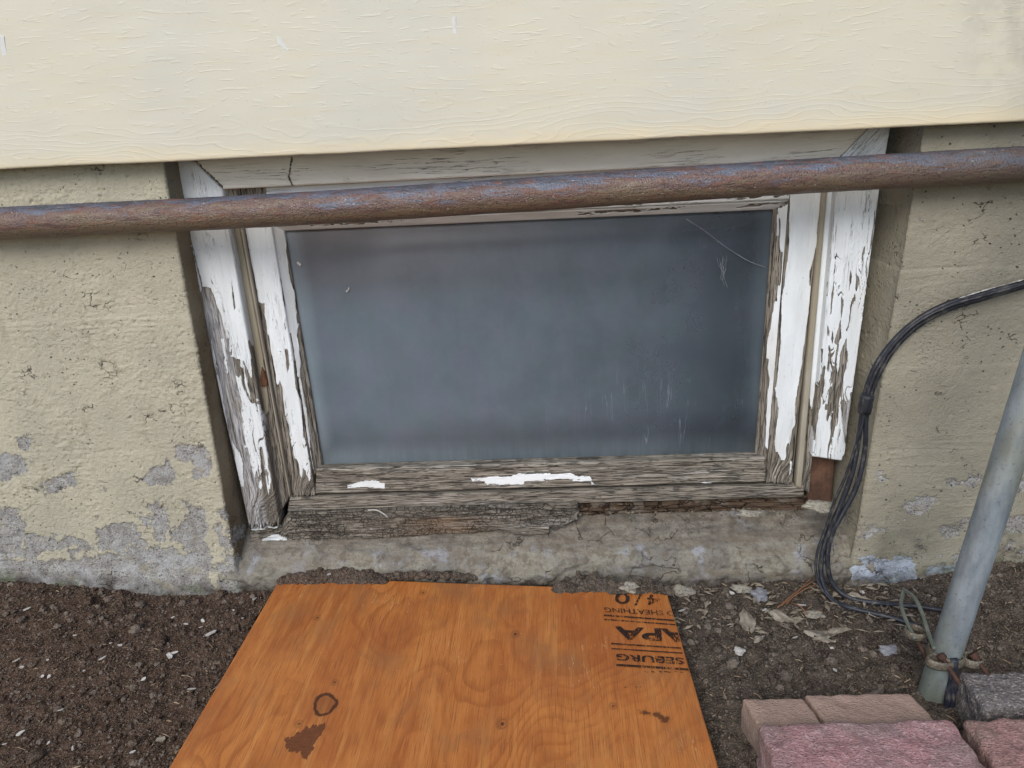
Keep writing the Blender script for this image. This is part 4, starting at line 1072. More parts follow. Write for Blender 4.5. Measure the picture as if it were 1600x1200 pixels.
# ================================================================== iron pipe across the window
pc = [at(x, y, -.0285) for x, y in ((0, 349), (400, 330), (800, 305.5), (1200, 279), (1600, 256))]
pc = np.array(pc)
ends0 = pc[0]+(pc[0]-pc[1])*2.2; ends1 = pc[-1]+(pc[-1]-pc[-2])*2.2
me = tube('iron_pipe', [ends0, *pc, ends1], .0213, 320, 28, .0005, 3)
gb = np.zeros(len(me.vertices)*3, np.float32); me.attributes['gr'].data.foreach_get('vector', gb); gb = gb.reshape(-1, 3)
ang = np.arctan2(gb[:, 2], gb[:, 1])
a_ = me.attributes.new('ang', 'FLOAT', 'POINT')
a_.data.foreach_set('value', np.clip((np.where(ang < -1.9, ang+2*math.pi, ang)+.35)/2.2, -.5, 1.6).astype(np.float32))
tag(link('iron_pipe', me, MT['pipe']), 'long rusty iron pipe with worn blue-grey coat running across the top of the window', 'pipe')

# ================================================================== black cables on the right
bundle = thing('cable_bundle', 'black cables taped together hanging beside the right casing', 'cable', tuple(at(1350, 640, -.015)))
ca = [(1680, 412, -.02), (1600, 441, -.02), (1540, 458, -.018), (1480, 475, -.016), (1430, 502, -.014), (1390, 540, -.012), (1364, 580, -.012), (1351, 620, -.012), (1346, 655, -.012),
      (1340, 695, -.014), (1331, 740, -.016), (1313, 790, -.02), (1295, 830, -.024), (1284, 870, -.03), (1284, 905, -.04), (1298, 935, -.055), (1324, 956, -.075), (1362, 970, -.09), (1402, 979, -.105), (1436, 992, -.12)]
cb = [(1680, 420, -.016), (1600, 447, -.016), (1540, 465, -.014), (1482, 483, -.012), (1434, 509, -.010), (1397, 545, -.008), (1373, 585, -.008), (1359, 622, -.009), (1353, 655, -.011),
      (1352, 695, -.012), (1347, 728, -.014), (1336, 766, -.018), (1318, 800, -.022), (1301, 832, -.026), (1293, 870, -.03), (1299, 908, -.036), (1324, 938, -.05), (1370, 951, -.066), (1425, 952, -.07), (1480, 962, -.09)]
cd = [(1680, 416, -.027), (1600, 444, -.026), (1540, 461, -.025), (1481, 479, -.023), (1432, 505, -.021), (1393, 542, -.019), (1368, 583, -.018), (1355, 620, -.018), (1349, 655, -.018), (1336, 700, -.018), (1322, 742, -.02), (1304, 784, -.024), (1290, 826, -.028), (1276, 868, -.034), (1278, 908, -.044), (1305, 944, -.064), (1345, 962, -.085), (1392, 968, -.1), (1422, 976, -.115)]
def lift(P, r):
    return [np.array([p[0], p[1], max(p[2], float(gh_base(p[0], p[1]))+r+.002)]) if p[1] < -.03 else p for p in P]
for pts, r in ((ca, .0038), (cb, .0038), (cd, .0021)):
    adopt(link('cable', tube('cable', lift([at(*p) for p in pts], r), r, 190, 12, .0002, 5), MT['cable']), bundle)
tp = [at(1355.5, 616, -.0115), at(1353, 630, -.0118), at(1350, 645, -.012)]
t_ = adopt(link('tape_wrap', tube('tape_wrap', tp, [.0090, .0096, .0092, .0097, .0092, .0090], 6, 14), MT['tape']), bundle)
st = adopt(link('paint_streak', tube('paint_streak', [at(x, y, -.0245) for x, y in ((1498, 466), (1530, 456), (1565, 446), (1610, 434))], [.0002]+[max(.0002, .0007+.0011*(random.random()-.45)) for _ in range(38)]+[.0005], 40, 6), MT['chip']), bundle)
st['label'] = 'white paint smeared along the top of the cable'

# ================================================================== galvanised pole with ground clamp
pb = atz(1457, 1086, 0.0)
ptop = at(1581, 700, pb[1]+.004)
ax_ = (ptop-pb)/np.linalg.norm(ptop-pb)
pole = thing('metal_pole', 'galvanised steel pole standing in the soil between the paving bricks', 'pole', tuple(pb))
PR = .0172
pp_ = [pb+ax_*t for t in np.linspace(-.05, .95, 60)]
adopt(link('tube', tube('tube', pp_, PR, None, 36, .0002, 2), MT['galv']), pole)
def on_pole(ypx):
    lo, hi = 0, .6
    for _ in range(40):
        mid = (lo+hi)/2
        if proj(pb+ax_*mid)[1] > ypx: lo = mid
        else: hi = mid
    return pb+ax_*lo
cc = on_pole(1022)
e1 = _R-(_R@ax_)*ax_; e1 /= np.linalg.norm(e1)          # to the right
e2 = np.cross(ax_, e1)                                    # away / toward the wall
if e2[1] > 0: e2 = -e2                                    # toward the viewer
clampo = bpy.data.objects.new('ground_clamp', None); COL.objects.link(clampo); clampo.location = tuple(cc); adopt(clampo, pole)
clampo['label'] = 'weathered bronze ground clamp with rusty bolts'
def loop(c, a, b, ra, rb, r, n=40, a0=0, a1=2*math.pi, flat=None):
    t = np.linspace(a0, a1, n)
    return np.array([c+a*ra*math.cos(u)+b*rb*math.sin(u) for u in t])
def flat_tube(name, C, r, h):
    """band: tube squashed so that it is taller along the pole than it is thick"""
    me = tube(name, C, r, None, 8)
    co = np.zeros(len(me.vertices)*3, np.float32); me.vertices.foreach_get('co', co); co = co.reshape(-1, 3)
    k = (co-cc)@ax_
    co += ((h-1)*k)[:, None]*ax_
    me.vertices.foreach_set('co', co.astype(np.float32).ravel()); me.update(); return me
adopt(link('band', flat_tube('band', loop(cc, e1, e2, PR+.003, PR+.002, 0), .0018, 4.0), MT['bronze']), clampo)
lobe1 = loop(cc-e1*.015+e2*.015, e1, e2, .016, .009, 0)
lobe2 = loop(cc+e1*.027+e2*.009, e1, e2, .012, .009, 0)
adopt(link('ear', flat_tube('ear', lobe1, .0018, 3.4), MT['bronze']), clampo)
adopt(link('ear', flat_tube('ear', lobe2, .0018, 3.4), MT['bronze']), clampo)
lobe3 = loop(cc-e1*.030-e2*.022+ax_*.004, e1, e2, .012, .010, 0)
adopt(link('ear', flat_tube('ear', lobe3, .0018, 3.2), MT['bronze']), clampo)
def bolt(p0, p1, r=.0029):
    p0 = np.array(p0); p1 = np.array(p1); d_ = (p1-p0); Ln = np.linalg.norm(d_); d_ /= Ln
    ts = [0, .02, .16, .18, .2]+list(np.linspace(.22, 1, 26))
    rr = [r*1.7, r*1.8, r*1.8, r*1.7, r]+[r*(1+.10*((i % 2)*2-1)) for i in range(26)]
    return tube('bolt', [p0+d_*Ln*t for t in ts], np.array(rr), None, 10)
b1 = cc-e1*.013+e2*.015
adopt(link('bolt', bolt(b1+e2*-.002+ax_*.010-e1*.004, b1+e1*.012+e2*.022-ax_*.012), MT['rustbolt']), clampo)
b2 = cc+e1*.028+e2*.009
adopt(link('bolt', bolt(b2+ax_*.010-e1*.003, b2+e1*.016+e2*.022-ax_*.012), MT['rustbolt']), clampo)
b3 = cc-e1*.030-e2*.022
adopt(link('bolt', bolt(b3+ax_*.010, b3+e1*.010+e2*.018-ax_*.010), MT['rustbolt']), clampo)
wr = thing('ground_wire', 'thin grey-green wire looping from the soil to the pole clamp', 'wire', tuple(at(1412, 925, -.17)))
for w, (p, q) in zip(([(1412, 921), (1408, 944), (1416, 970), (1430, 998)], [(1411, 921), (1428, 933), (1441, 959), (1450, 987), (1460, 1014)]), ((-.15, -.235), (-.15, -.265))):
    adopt(link('wire', tube('wire', [at(x, y, p+(q-p)*i/(len(w)-1)) for i, (x, y) in enumerate(w)], .0026, 50, 8), MT['wire']), wr)
bl = atz(1480, 1100, .0)
fc = thing('blue_cable', 'short dark blue cable running down behind the foot of the pole', 'cable', tuple(bl))
for dx in (0, 7, 14):
    adopt(link('cable', tube('cable', [at(1490+dx*.2, 1030, -.262), at(1487+dx*.3, 1060, -.262), at(1482+dx, 1085, -.264), at(1478+dx, 1118, -.268)], .0036, 20, 8), MT['bluec'] if 'bluec' in MT else MT['cable']), fc)

# ================================================================== bricks and pavers
def rough_box(name, dims, step, r, amp, seed, shear=0.0, chip=0.0):
    hx, hy, hz = [d/2 for d in dims]
    V = []; F = []; off = 0
    for axn in range(3):
        for sg in (-1, 1):
            o1, o2 = [(1, 2), (0, 2), (0, 1)][axn]
            h = (hx, hy, hz)
            n1 = max(2, int(2*h[o1]/step)); n2 = max(2, int(2*h[o2]/step))
            A, B = np.meshgrid(np.linspace(-h[o1], h[o1], n1), np.linspace(-h[o2], h[o2], n2))
            P = np.zeros(A.shape+(3,)); P[..., o1] = A; P[..., o2] = B; P[..., axn] = sg*h[axn]
            q = quads(*A.shape, off)
            flip = (sg > 0) != (axn != 1)
            F.append(q[:, ::-1] if flip else q); V.append(P.reshape(-1, 3)); off += A.size
    V = np.concatenate(V); F = np.concatenate(F)
    key = np.round(V*1e6).astype(np.int64)
    # grids of neighbouring faces meet on shared edge points only when steps agree; displacement depends on position alone so seams stay closed
    inner = np.clip(V, -np.array([hx-r, hy-r, hz-r]), np.array([hx-r, hy-r, hz-r]))
    N = V-inner; ln = np.linalg.norm(N, axis=1); ln[ln == 0] = 1; N = N/ln[:, None]
    rr = r*(1+.5*fbm(V[:, 0]*40+V[:, 2]*30, V[:, 1]*40, 2, seed))
    V = inner+N*np.minimum(rr, r*1.3)[:, None]
    a = V[:, 0]*1.0+V[:, 2]*.37; b = V[:, 1]*1.0-V[:, 2]*.61
    d = amp*(fbm(a*30, b*30, 3, seed+1)+.8*fbm(a*120, b*120, 3, seed+2)+.5*fbm(a*330, b*330, 2, seed+3))
    if chip: d -= chip*sst(.25, .6, fbm(a*22, b*22, 2, seed+5))*(ln < r*1.01)
    V = V+N*d[:, None]
    V[:, 0] += shear*V[:, 1]
    return raw_mesh(name, V, F)
def place(name, me, mat, loc, rz, label, cat='brick', group=None):
    o = link(name, me, mat); o.location = loc; o.rotation_euler = (0, 0, rz)
    return tag(o, label, cat, group)
zp = .060
A0 = atz(1183, 1127, zp); A1 = atz(1494, 1121, zp)
w = A1[0]-A0[0]-.004
place('paving_brick', rough_box('paving_brick', (w, .12, .06), .0016, .007, .0010, 3, chip=.001), MT['pink'], ((A0[0]+A1[0])/2, (A0[1]+A1[1])/2-.061, zp-.03), math.atan2(A1[1]-A0[1], A1[0]-A0[0]),
      'pink rough-faced paving brick in front of the cracked brown brick', 'brick')
B0 = atz(1503, 1117, .056)
place('paving_brick', rough_box('paving_brick', (.21, .14, .06), .0017, .008, .0010, 8), MT['pink2'], (B0[0]+.105, B0[1]-.071, .026), 0.02,
      'pinkish grey paving brick at the right edge of the frame beside the pink one', 'brick')
C0 = atz(1492, 1047, .054); C1 = atz(1496, 1108, .054)
dep = C0[1]-C1[1]-.006
place('paving_brick', rough_box('paving_brick', (.23, dep, .055), .0016, .006, .0016, 12), MT['grey'], (C0[0]+.118, (C0[1]+C1[1])/2, .0265), -.01,
      'dark grey coarse-grained paving brick behind the metal pole', 'brick')
D0 = atz(1163, 1091, .042); D1 = atz(1258, 1088, .042); D2 = atz(1262, 1087, .042); D3 = atz(1424, 1081, .042)
yb = (D0[1]+D3[1])/2; fd = .052
place('brown_brick', rough_box('brown_brick', (D1[0]-D0[0], fd, .05), .0016, .003, .0004, 21, shear=-.22), MT['brick'], ((D0[0]+D1[0])/2+.003, D0[1]-fd/2, .017), 0.0,
      'short left piece of the cracked brown brick behind the pink one', 'brick')
place('brown_brick', rough_box('brown_brick', (D3[0]-D2[0], fd, .05), .0016, .004, .0005, 24, shear=-.22, chip=.002), MT['brick'], ((D2[0]+D3[0])/2+.003, D3[1]-fd/2-.002, .0175), 0.02,
      'longer right piece of the cracked brown brick beside the pole', 'brick')

# ================================================================== plywood
ply = thing('plywood_sheet', 'orange stained plywood sheet lying on the soil below the window', 'plywood', tuple(PLY.mean(0)-np.array([0, 0, .022])))
e = PLY[3]-PLY[0]; e = e/np.linalg.norm(e); e_r = PLY[2]-PLY[1]; e_r = e_r/np.linalg.norm(e_r)
ny_ = 330; nx_ = 330
tt = np.linspace(0, 1, ny_)[:, None]; sspl = np.linspace(0, 1, nx_)[None]
lenp = .62
Lp = PLY[0]+e*(tt*lenp)[..., None]; Rp = PLY[1]+e_r*(tt*(lenp-.04))[..., None]
PP = Lp*(1-sspl[..., None])+Rp*sspl[..., None]
fx, fy = PP[..., 0], PP[..., 1]
knots = [(508, 1100, .0135), (805, 991, .0035), (785, 1131, .0035), (496, 965, .003), (661, 926, .003), (467, 1131, .0028), (958, 1103, .0025), (523, 1066, .0025)]
ph = fx*26+7.5*fbm(fx*5, fy*3.0, 3, 3)-5.0*np.exp(-(((fx-.02)/.13)**2))*(fy+.35)*6+.35*fbm(fx*30, fy*9, 2, 8)
kn = np.zeros_like(fx)
for kx, ky, kr in knots:
    c_ = atz(kx, ky, .022); rr = np.hypot(fx-c_[0], (fy-c_[1])*.8)
    ph += 1.6*np.sign(fx-c_[0]+1e-6)*np.exp(-(rr/(kr*3))**2)*(1 if kr > .01 else .5)
    th_ = np.arctan2(fy-c_[1], fx-c_[0]); wob = 1+.07*np.sin(2*th_+kr*700)+.05*np.sin(3*th_+1)
    if kr > .01:
        kd = np.clip((rr/wob-kr)/.0030, -5, 5); kn = np.maximum(kn, .25*sst(kr, kr*.8, rr))
    else:
        kn = np.maximum(kn, sst(kr, kr*.35, rr/wob)); kn = np.maximum(kn, .45*np.exp(-((rr-kr*1.6)/.001)**2))
bx_, by_ = proj(PP)
for q in ([(955, 1075), (958, 1080), (957, 1085), (953, 1083)], [(995, 1107), (1012, 1110), (1030, 1113), (1046, 1120), (1045, 1133), (1036, 1130), (1020, 1118), (1000, 1116)], [(1006, 1070), (1012, 1073), (1011, 1076)], [(975, 1073), (1003, 1072), (1002, 1074), (976, 1075)]):
    kn = np.maximum(kn, .85*sst(-.5, 1.2, sdf(bx_, by_, q)+4*fbm(fx*220, fy*160, 3, 5)-1))
tear = sdf(bx_+5*fbm(fx*260, fy*90, 3, 2), by_+9*fbm(fx*300, fy*60, 3, 6), [(445, 1158), (468, 1142), (486, 1134), (507, 1128), (510, 1134), (498, 1152), (490, 1168), (477, 1190), (470, 1176), (450, 1174)])/4
PP[..., 2] += .0012*fbm(fx*3, fy*3, 2, 6)
me = slab('panel', PP, (0, 0, -.0115), {'phase': ph, 'knot': kn, 'kd': kd, 'tear': np.clip(tear, -1.5, 1.5)}, rings=4)
nfront = (ny_-1)*(nx_-1)
panel = adopt(link('panel', me, MT['ply']), ply)
me.materials.append(MT['plyedge'])
mi = np.zeros(len(me.polygons), np.int32); mi[nfront:] = 1
me.polygons.foreach_set('material_index', mi)
sm = np.ones(len(me.polygons), bool); sm[nfront:] = False
me.polygons.foreach_set('use_smooth', sm)

# stamped lettering (upside down for the viewer)
edge_p = Vector(PLY[1]); edge_d = Vector(e_r); edge_n = edge_d.cross(Vector((0, 0, 1)))
if edge_n.x < 0: edge_n = -edge_n
def ply_h(): return .0226+.0008
def stamp_mesh(name, me, o0, ux, uy):
    """me in 0..1 box -> o0 + x*ux + y*uy, cut off at the right-hand edge of the sheet"""
    bm = bmesh.new(); bm.from_mesh(me)
    for v in bm.verts:
        p = o0+ux*v.co.x+uy*v.co.y
        v.co = (p[0], p[1], ply_h())
    bmesh.ops.bisect_plane(bm, geom=bm.verts[:]+bm.edges[:]+bm.faces[:], plane_co=edge_p-edge_n*.0015, plane_no=edge_n, clear_outer=True)
    bmesh.ops.recalc_face_normals(bm, faces=bm.faces[:])
    out = bpy.data.meshes.new(name); bm.to_mesh(out); bm.free()
    return adopt(link(name, out, MT['ink']), ply)
def stamp_text(txt, tr, tl, br, bold=0.0):
    """tr, tl: photo points of the line of letter feet, right (start) and left (end); br: a point below tr on the line of letter tops"""
    cu = bpy.data.curves.new('stamp_text', 'FONT'); cu.body = txt; cu.offset = bold
    ob = bpy.data.objects.new('stamp_tmp', cu); COL.objects.link(ob)
    bpy.context.view_layer.update()
    dg = bpy.context.evaluated_depsgraph_get()
    me = bpy.data.meshes.new_from_object(ob.evaluated_get(dg))
    bpy.data.objects.remove(ob)
    co = np.zeros(len(me.vertices)*3, np.float32); me.vertices.foreach_get('co', co); co = co.reshape(-1, 3)
    mn = co.min(0); mx = co.max(0); co = (co-mn)/np.maximum(mx-mn, 1e-6); co[:, 2] = 0
    me.vertices.foreach_set('co', co.ravel())
    zt = ply_h(); o0 = atz(*tr, zt); ux = atz(*tl, zt)-o0; uy = atz(*br, zt)-o0
    return stamp_mesh('stamp_text', me, o0, ux, uy)
def stamp_bar(l0, r0, h):
    me = bpy.data.meshes.new('bar'); n = 10
    v = [(i/n, j, 0) for j in (0, 1) for i in range(n+1)]
    me.from_pydata(v, [], [(i, i+1, n+2+i, n+1+i) for i in range(n)])
    zt = ply_h(); o0 = atz(*r0, zt); ux = atz(*l0, zt)-o0; uy = atz(r0[0], r0[1]+h, zt)-o0
    return stamp_mesh('stamp_bar', me, o0, ux, uy)
Z8 = lambda x, y: (850+x/4.571, 850+y/4.571)
stamp_text('4', Z8(838, 368), Z8(742, 360), Z8(825, 442), .012)
stamp_text('/', Z8(702, 352), Z8(650, 350), Z8(698, 440), .012)
stamp_text('0', Z8(612, 350), Z8(508, 346), Z8(612, 430), .012)
stamp_text('D SHEATHING', Z8(925, 480), Z8(428, 452), Z8(935, 515), .010)
stamp_bar(Z8(428, 503), Z8(930, 540), 2.4); stamp_bar(Z8(430, 533), Z8(940, 572), 2.0)
stamp_text('APA', Z8(1050, 612), Z8(500, 586), Z8(1065, 706), .035)
stamp_bar(Z8(480, 705), Z8(980, 738), 2.4); stamp_bar(Z8(482, 742), Z8(990, 775), 2.0)
stamp_text('SEBURG', Z8(995, 812), Z8(515, 782), Z8(1005, 862), .03)
stamp_bar(Z8(518, 855), Z8(1040, 888), 3.6)
for a, b in ((715, 742), (765, 790), (822, 842), (858, 905), (930, 1000)):
    stamp_bar(Z8(a, 908), Z8(b, 910+(b-a)*.06), 1.4)

# ================================================================== soil crumbs, straw, chips, leaves
def ico(sub):
    bm = bmesh.new(); bmesh.ops.create_icosphere(bm, subdivisions=sub, radius=1)
    v = np.array([x.co[:] for x in bm.verts]); f = np.array([[q.index for q in p.verts] for p in bm.faces]); bm.free()
    return v, f
def inside_ply(x, y, mar=0.0):
    return (x > PLY[0][0]-mar) & (x < PLY[1][0]+mar) & (y < .02)
def clods(name, P, R, sub, seed, light=1.0):
    v, f = ico(sub); n = len(P); r_ = np.random.default_rng(seed)
    J = 1+.42*(r_.random((n, len(v)))-.5)*2*.75
    sc = np.stack([.8+.5*r_.random(n), .8+.5*r_.random(n), .6+.4*r_.random(n)], -1)
    a = r_.random(n)*6.283; c_, s_ = np.cos(a), np.sin(a)
    W = v[None]*J[..., None]*sc[:, None]*R[:, None, None]
    X_ = W[..., 0]*c_[:, None]-W[..., 1]*s_[:, None]; Y_ = W[..., 0]*s_[:, None]+W[..., 1]*c_[:, None]
    W = np.stack([X_, Y_, W[..., 2]], -1)+P[:, None]
    F = (f[None]+(np.arange(n)*len(v))[:, None, None]).reshape(-1, 3)
    tone = np.repeat(light*r_.random(n)**2, len(v))
    return raw_mesh(name, W.reshape(-1, 3), F, {'tone': tone}, smooth=(sub > 2))
def scatter(n, seed):
    r_ = np.random.default_rng(seed)
    x = r_.uniform(-.98, .98, n); y = r_.uniform(-.46, .015, n)
    dens = .45+.55*sst(-.3, .4, fbm(x*7, y*7, 3, seed))
    ok = (r_.random(n) < dens) & ~(inside_ply(x, y, .002))
    ok &= ~((x > .20) & (y < -.29)) & ~((x > .46) & (y < -.20))
    return x[ok], y[ok], r_
x, y, r_ = scatter(30000, 5)
R = .0009+.0016*r_.random(len(x))**2
o = link('soil_crumbs', clods('soil_crumbs', np.stack([x, y, gh(x, y)+R*.3], -1), R, 1, 3), MT['clod']); tag(o, 'fine dark soil crumbs covering the ground', 'soil', kind='stuff')
x, y, r_ = scatter(5000, 9)
R = .0019+.0030*r_.random(len(x))**2.5
o = link('soil_clods', clods('soil_clods', np.stack([x, y, gh(x, y)+R*.25], -1), R, 2, 4), MT['clod']); tag(o, 'small lumps of dark soil scattered over the ground', 'soil', kind='stuff')
x, y, r_ = scatter(300, 14)
R = .005+.006*r_.random(len(x))**2.5
P = np.stack([x, y, gh(x, y)+R*.1], -1)
o = link('soil_lumps', clods('soil_lumps', P, R, 3, 6), MT['clod']); tag(o, 'larger dark soil lumps lying among the crumbs', 'soil', kind='stuff')
# soil caught along the top edge of the plywood
for nm, x0, x1, y0, y1, n, lab in (('soil_heap', 440, 600, 884, 911, 1300, 'dark soil heaped on the top left corner of the plywood'),
                                   ('soil_heap', 868, 968, 893, 924, 900, 'lumpy soil heaped against the ledge on the plywood beside the stamp'),
                                   ('soil_heap', 600, 740, 893, 903, 260, 'thin line of crumbs along the middle of the plywood top edge'),
                                   ('soil_heap', 955, 1048, 904, 927, 520, 'loose soil over the top right corner of the plywood')):
    r2 = np.random.default_rng(n)
    u = r2.random(n); qx = x0+(x1-x0)*u; prof_ = np.sin(u*math.pi)**.5*(.75+.5*fbm(u*9, u*0, 2, n))
    qy = y1-(y1-y0)*r2.random(n)**.8*prof_
    zt = .021+.016*np.clip((y1-qy)/(y1-y0), 0, 1)
    P = np.array([atz(a, b, c) for a, b, c in zip(qx, qy, zt)])
    R = .0016+.0052*r2.random(n)**2.2
    tag(link(nm, clods(nm, P, R, 2, n, .35), MT['clod']), lab, 'soil', kind='stuff')
# straw bits
n = 420; r2 = np.random.default_rng(77)
V = []; F = []; k = 0
x, y, _ = scatter(1100, 21); x = x[:n]; y = y[:n]
for a, b in zip(x, y):
    th = r2.random()*6.28; ln = r2.uniform(.003, .012); wd = r2.uniform(.0003, .0008); z0 = float(gh(a, b))+.002
    d_ = np.array([math.cos(th), math.sin(th), r2.uniform(-.2, .3)])*ln; s_ = np.array([-math.sin(th), math.cos(th), 0])*wd; up = np.array([0, 0, wd])
    p = np.array([a, b, z0])
    V += [p-s_, p+s_, p+d_+s_+up*0, p+d_-s_, p+d_*.5+up*2.2, p+d_*.5-up]
    F += [(k, k+3, k+4), (k+3, k+2, k+4), (k+2, k+1, k+4), (k+1, k, k+4), (k, k+1, k+5), (k+1, k+2, k+5), (k+2, k+3, k+5), (k+3, k, k+5)]; k += 6
tag(link('straw_bits', raw_mesh('straw_bits', np.array(V), np.array(F), smooth=False), MT['straw']), 'tiny pale straw fibres mixed into the soil surface', 'straw', kind='stuff')

def chip_mesh(name, ln, wd, seed, th=.0007, curl=.15):
    r2 = random.Random(seed); n = 7
    V = []; 
    for i in range(n):
        a = 2*math.pi*i/n
        q = .55+.6*r2.random()
        V.append((math.cos(a)*ln/2*q, math.sin(a)*wd/2*q))
    top = [(x_, y_, th+curl*(x_/ln)**2*ln) for x_, y_ in V]; botm = [(x_, y_, curl*(x_/ln)**2*ln) for x_, y_ in V]
    me = bpy.data.meshes.new(name)
    me.from_pydata(top+botm, [], [list(range(n)), list(range(2*n-1, n-1, -1))]+[[i, n+i, n+(i+1) % n, (i+1) % n] for i in range(n)])
    me.update(); return me
def on_soil(px_, py_):
    z = 0.0
    for _ in range(4):
        p = atz(px_, py_, z); z = float(gh(p[0], p[1]))+.003
    return p
def chip(px_, py_, lp_, wp, ang, label, group, name='paint_chip', mat='chip', curl=.15, cat='paint chip', z=None):
    p = on_soil(px_, py_) if z is None else atz(px_, py_, z)
    k = np.linalg.norm(p-CAM)/FPX
    o = link(name, chip_mesh(name, lp_*k, wp*k*1.3, int(px_*7+py_), curl=curl), MT[mat])
    o.location = p+np.array([0, 0, .0015]); o.rotation_euler = (random.uniform(-.35, .35), random.uniform(-.3, .3), ang)
    return tag(o, label, cat, group)
gl_ = 'small white paint chip lying on the soil left of the plywood'
gg = 'paint chips on the soil left of the plywood'
for (cx, cy, l_, w_, a_) in [(135, 410, 14, 5, .3), (600, 592, 8, 5, .4), (515, 655, 13, 4, .9), (85, 665, 12, 7, .5), (110, 700, 13, 6, -.5), (245, 748, 6, 6, 1), (305, 915, 7, 9, 1.2), (105, 1030, 16, 7, .6), (245, 1080, 6, 4, .5),
                             (960, 810, 16, 3, .4), (665, 1125, 10, 4, .7), (365, 1110, 13, 3, -1), (25, 1085, 7, 5, .4), (240, 665, 6, 4, .2), (865, 452, 7, 5, .3), (930, 485, 9, 3, .1), (1015, 470, 10, 5, -.8), (1170, 415, 4, 6, 1), (1215, 455, 5, 4, .4),
                             (375, 542, 10, 4, -.3), (1005, 500, 6, 3, .3), (555, 580, 5, 3, .4), (215, 745, 7, 5, .2), (420, 718, 5, 3, .9), (720, 760, 9, 6, .4), (1390, 585, 3, 3, .1), (65, 480, 9, 3, .1), (840, 515, 6, 3, .7)][:25]:
    chip(cx/3.2, 825+cy/3.2, l_*.85, w_*.75, a_, gl_, gg)
chip(1055/3.2, 825+530/3.2, 20, 8, .5, 'broad white paint chip on the dark soil near the left plywood edge', None)
chip(1273/3.2, 825+358/3.2, 7, 11, .2, 'white paint chip by the top left corner of the plywood', None)
chip(852/3.2, 825+645/3.2, 12, 8, -.6, 'forked white paint flake in the middle of the left soil patch', None)
chip(875/3.2, 825+628/3.2, 14, 4, .3, 'thin white paint sliver beside the forked flake', None)
chip(805/3.2, 825+1062/3.2, 11, 8, .2, 'round brownish flake near the bottom left soil', None, 'bark_flake', 'leaf', cat='flake')
chip(1066.5, 955, 17, 4, .55, 'white paint sliver on soil just right of the stamped corner', None)
chip(365/3.2+400, 620+892/3.2, 10, 3, .8, 'white paint sliver on the soil heap at the plywood corner', None, z=.036)
for cx, cy, l_, w_, a_ in [(790, 325, 9, 4, -1), (455, 552, 14, 3, .5), (490, 390, 18, 3, .0), (20, 380, 8, 5, .2), (655, 715, 8, 6, .3), (640, 605, 6, 4, .1), (300, 415, 8, 4, .3), (140, 330, 10, 5, -.3)]:
    chip(1100+cx/3.2, 825+cy/3.2, l_, w_, a_, 'small pale chip on the soil between plywood and pole', 'pale chips on the soil right of the plywood')

def leaf_mesh(name, ln, wd, seed):
    r2 = random.Random(seed); nu, nv = 15, 7
    P = np.zeros((nu, nv, 3))
    for i in range(nu):
        t = i/(nu-1); wv = wd/2*math.sin(math.pi*min(1, t**.8*.97+.02))**1.05*(1+.08*math.sin(t*13+seed)+.10*r2.uniform(-1, 1))
        for j in range(nv):
            s = j/(nv-1)*2-1
            P[i, j] = ((t-.5)*ln, s*wv+.06*wd*math.sin(t*5+seed), -.16*wd*abs(s)+.12*wd*math.sin(t*7+seed)+.10*wd*math.sin(s*5+t*9+seed)+.05*wd*r2.uniform(-1, 1))
    return slab(name, P[:, ::-1], (0, 0, -.0005), rings=1)
def leaf(px_, py_, l_, w_, ang, label, mat='leaf'):
    p = on_soil(px_, py_); k = np.linalg.norm(p-CAM)/FPX
    o = link('dry_leaf', leaf_mesh('dry_leaf', l_*k, w_*k*1.15, int(px_)), MT[mat]); o.location = p+np.array([0, 0, .004]); o.rotation_euler = (random.uniform(-.3, .3), random.uniform(-.15, .15), ang)
    return tag(o, label, 'leaf', 'dry leaves on the soil')
leaf(1166, 968, 60, 18, 1.45, 'upright grey dry leaf on the soil right of the plywood stamp')
leaf(1226, 967, 44, 17, -.35, 'brownish dry leaf lying left of the cable bend')
leaf(1290, 989, 62, 16, .12, 'wide pale dry leaf below the cable bend')
leaf(1287, 1001, 30, 12, -.4, 'small grey leaf tucked under the wide pale leaf')
leaf(1345, 938, 40, 14, -.3, 'dry leaf lying between the two cables on the ground')
leaf(1370, 962, 26, 10, .2, 'small dry leaf just below the lower cable')
leaf(1186, 1000, 24, 9, .7, 'narrow faded leaf by the upright grey leaf')
def crumb(name, px_, py_, sz, label, mat, cat, seed, z=None, flat=.6):
    p = on_soil(px_, py_) if z is None else atz(px_, py_, z); k = np.linalg.norm(p-CAM)/FPX
    v, f = ico(3); r2 = np.random.default_rng(seed)
    d_ = 1+.35*fbm(v[:, 0]*1.3+seed, v[:, 1]*1.3+v[:, 2]*.9, 3, seed)*2
    v = v*d_[:, None]*np.array([sz[0]*k/2, sz[1]*k/2*1.25, sz[1]*k/2*flat])
    o = link(name, raw_mesh(name, v, f, smooth=False), MT[mat]); o.location = p+np.array([0, 0, .002]); o.rotation_euler = (0, 0, random.uniform(-.4, .4))
    return tag(o, label, cat)
crumb('stone', 1387, 1017, (25, 17), 'smooth light grey stone on the soil left of the pole', 'stone', 'stone', 3)
crumb('stone', 1155, 1019, (15, 13), 'small white pebble on the soil above the brown brick', 'chip', 'stone', 5)
crumb('mortar_lump', 983, 919, (28, 18), 'yellowish mortar lump on the plywood edge above the stamp', 'mortar', 'mortar', 7, z=.028)
crumb('mortar_lump', 1066, 925, (36, 18), 'crumbled mortar lump beside the top right plywood corner', 'mortar', 'mortar', 9)
crumb('mortar_lump', 1159, 921, (28, 15), 'yellowish mortar lump at the foot of the ledge', 'mortar', 'mortar', 11)
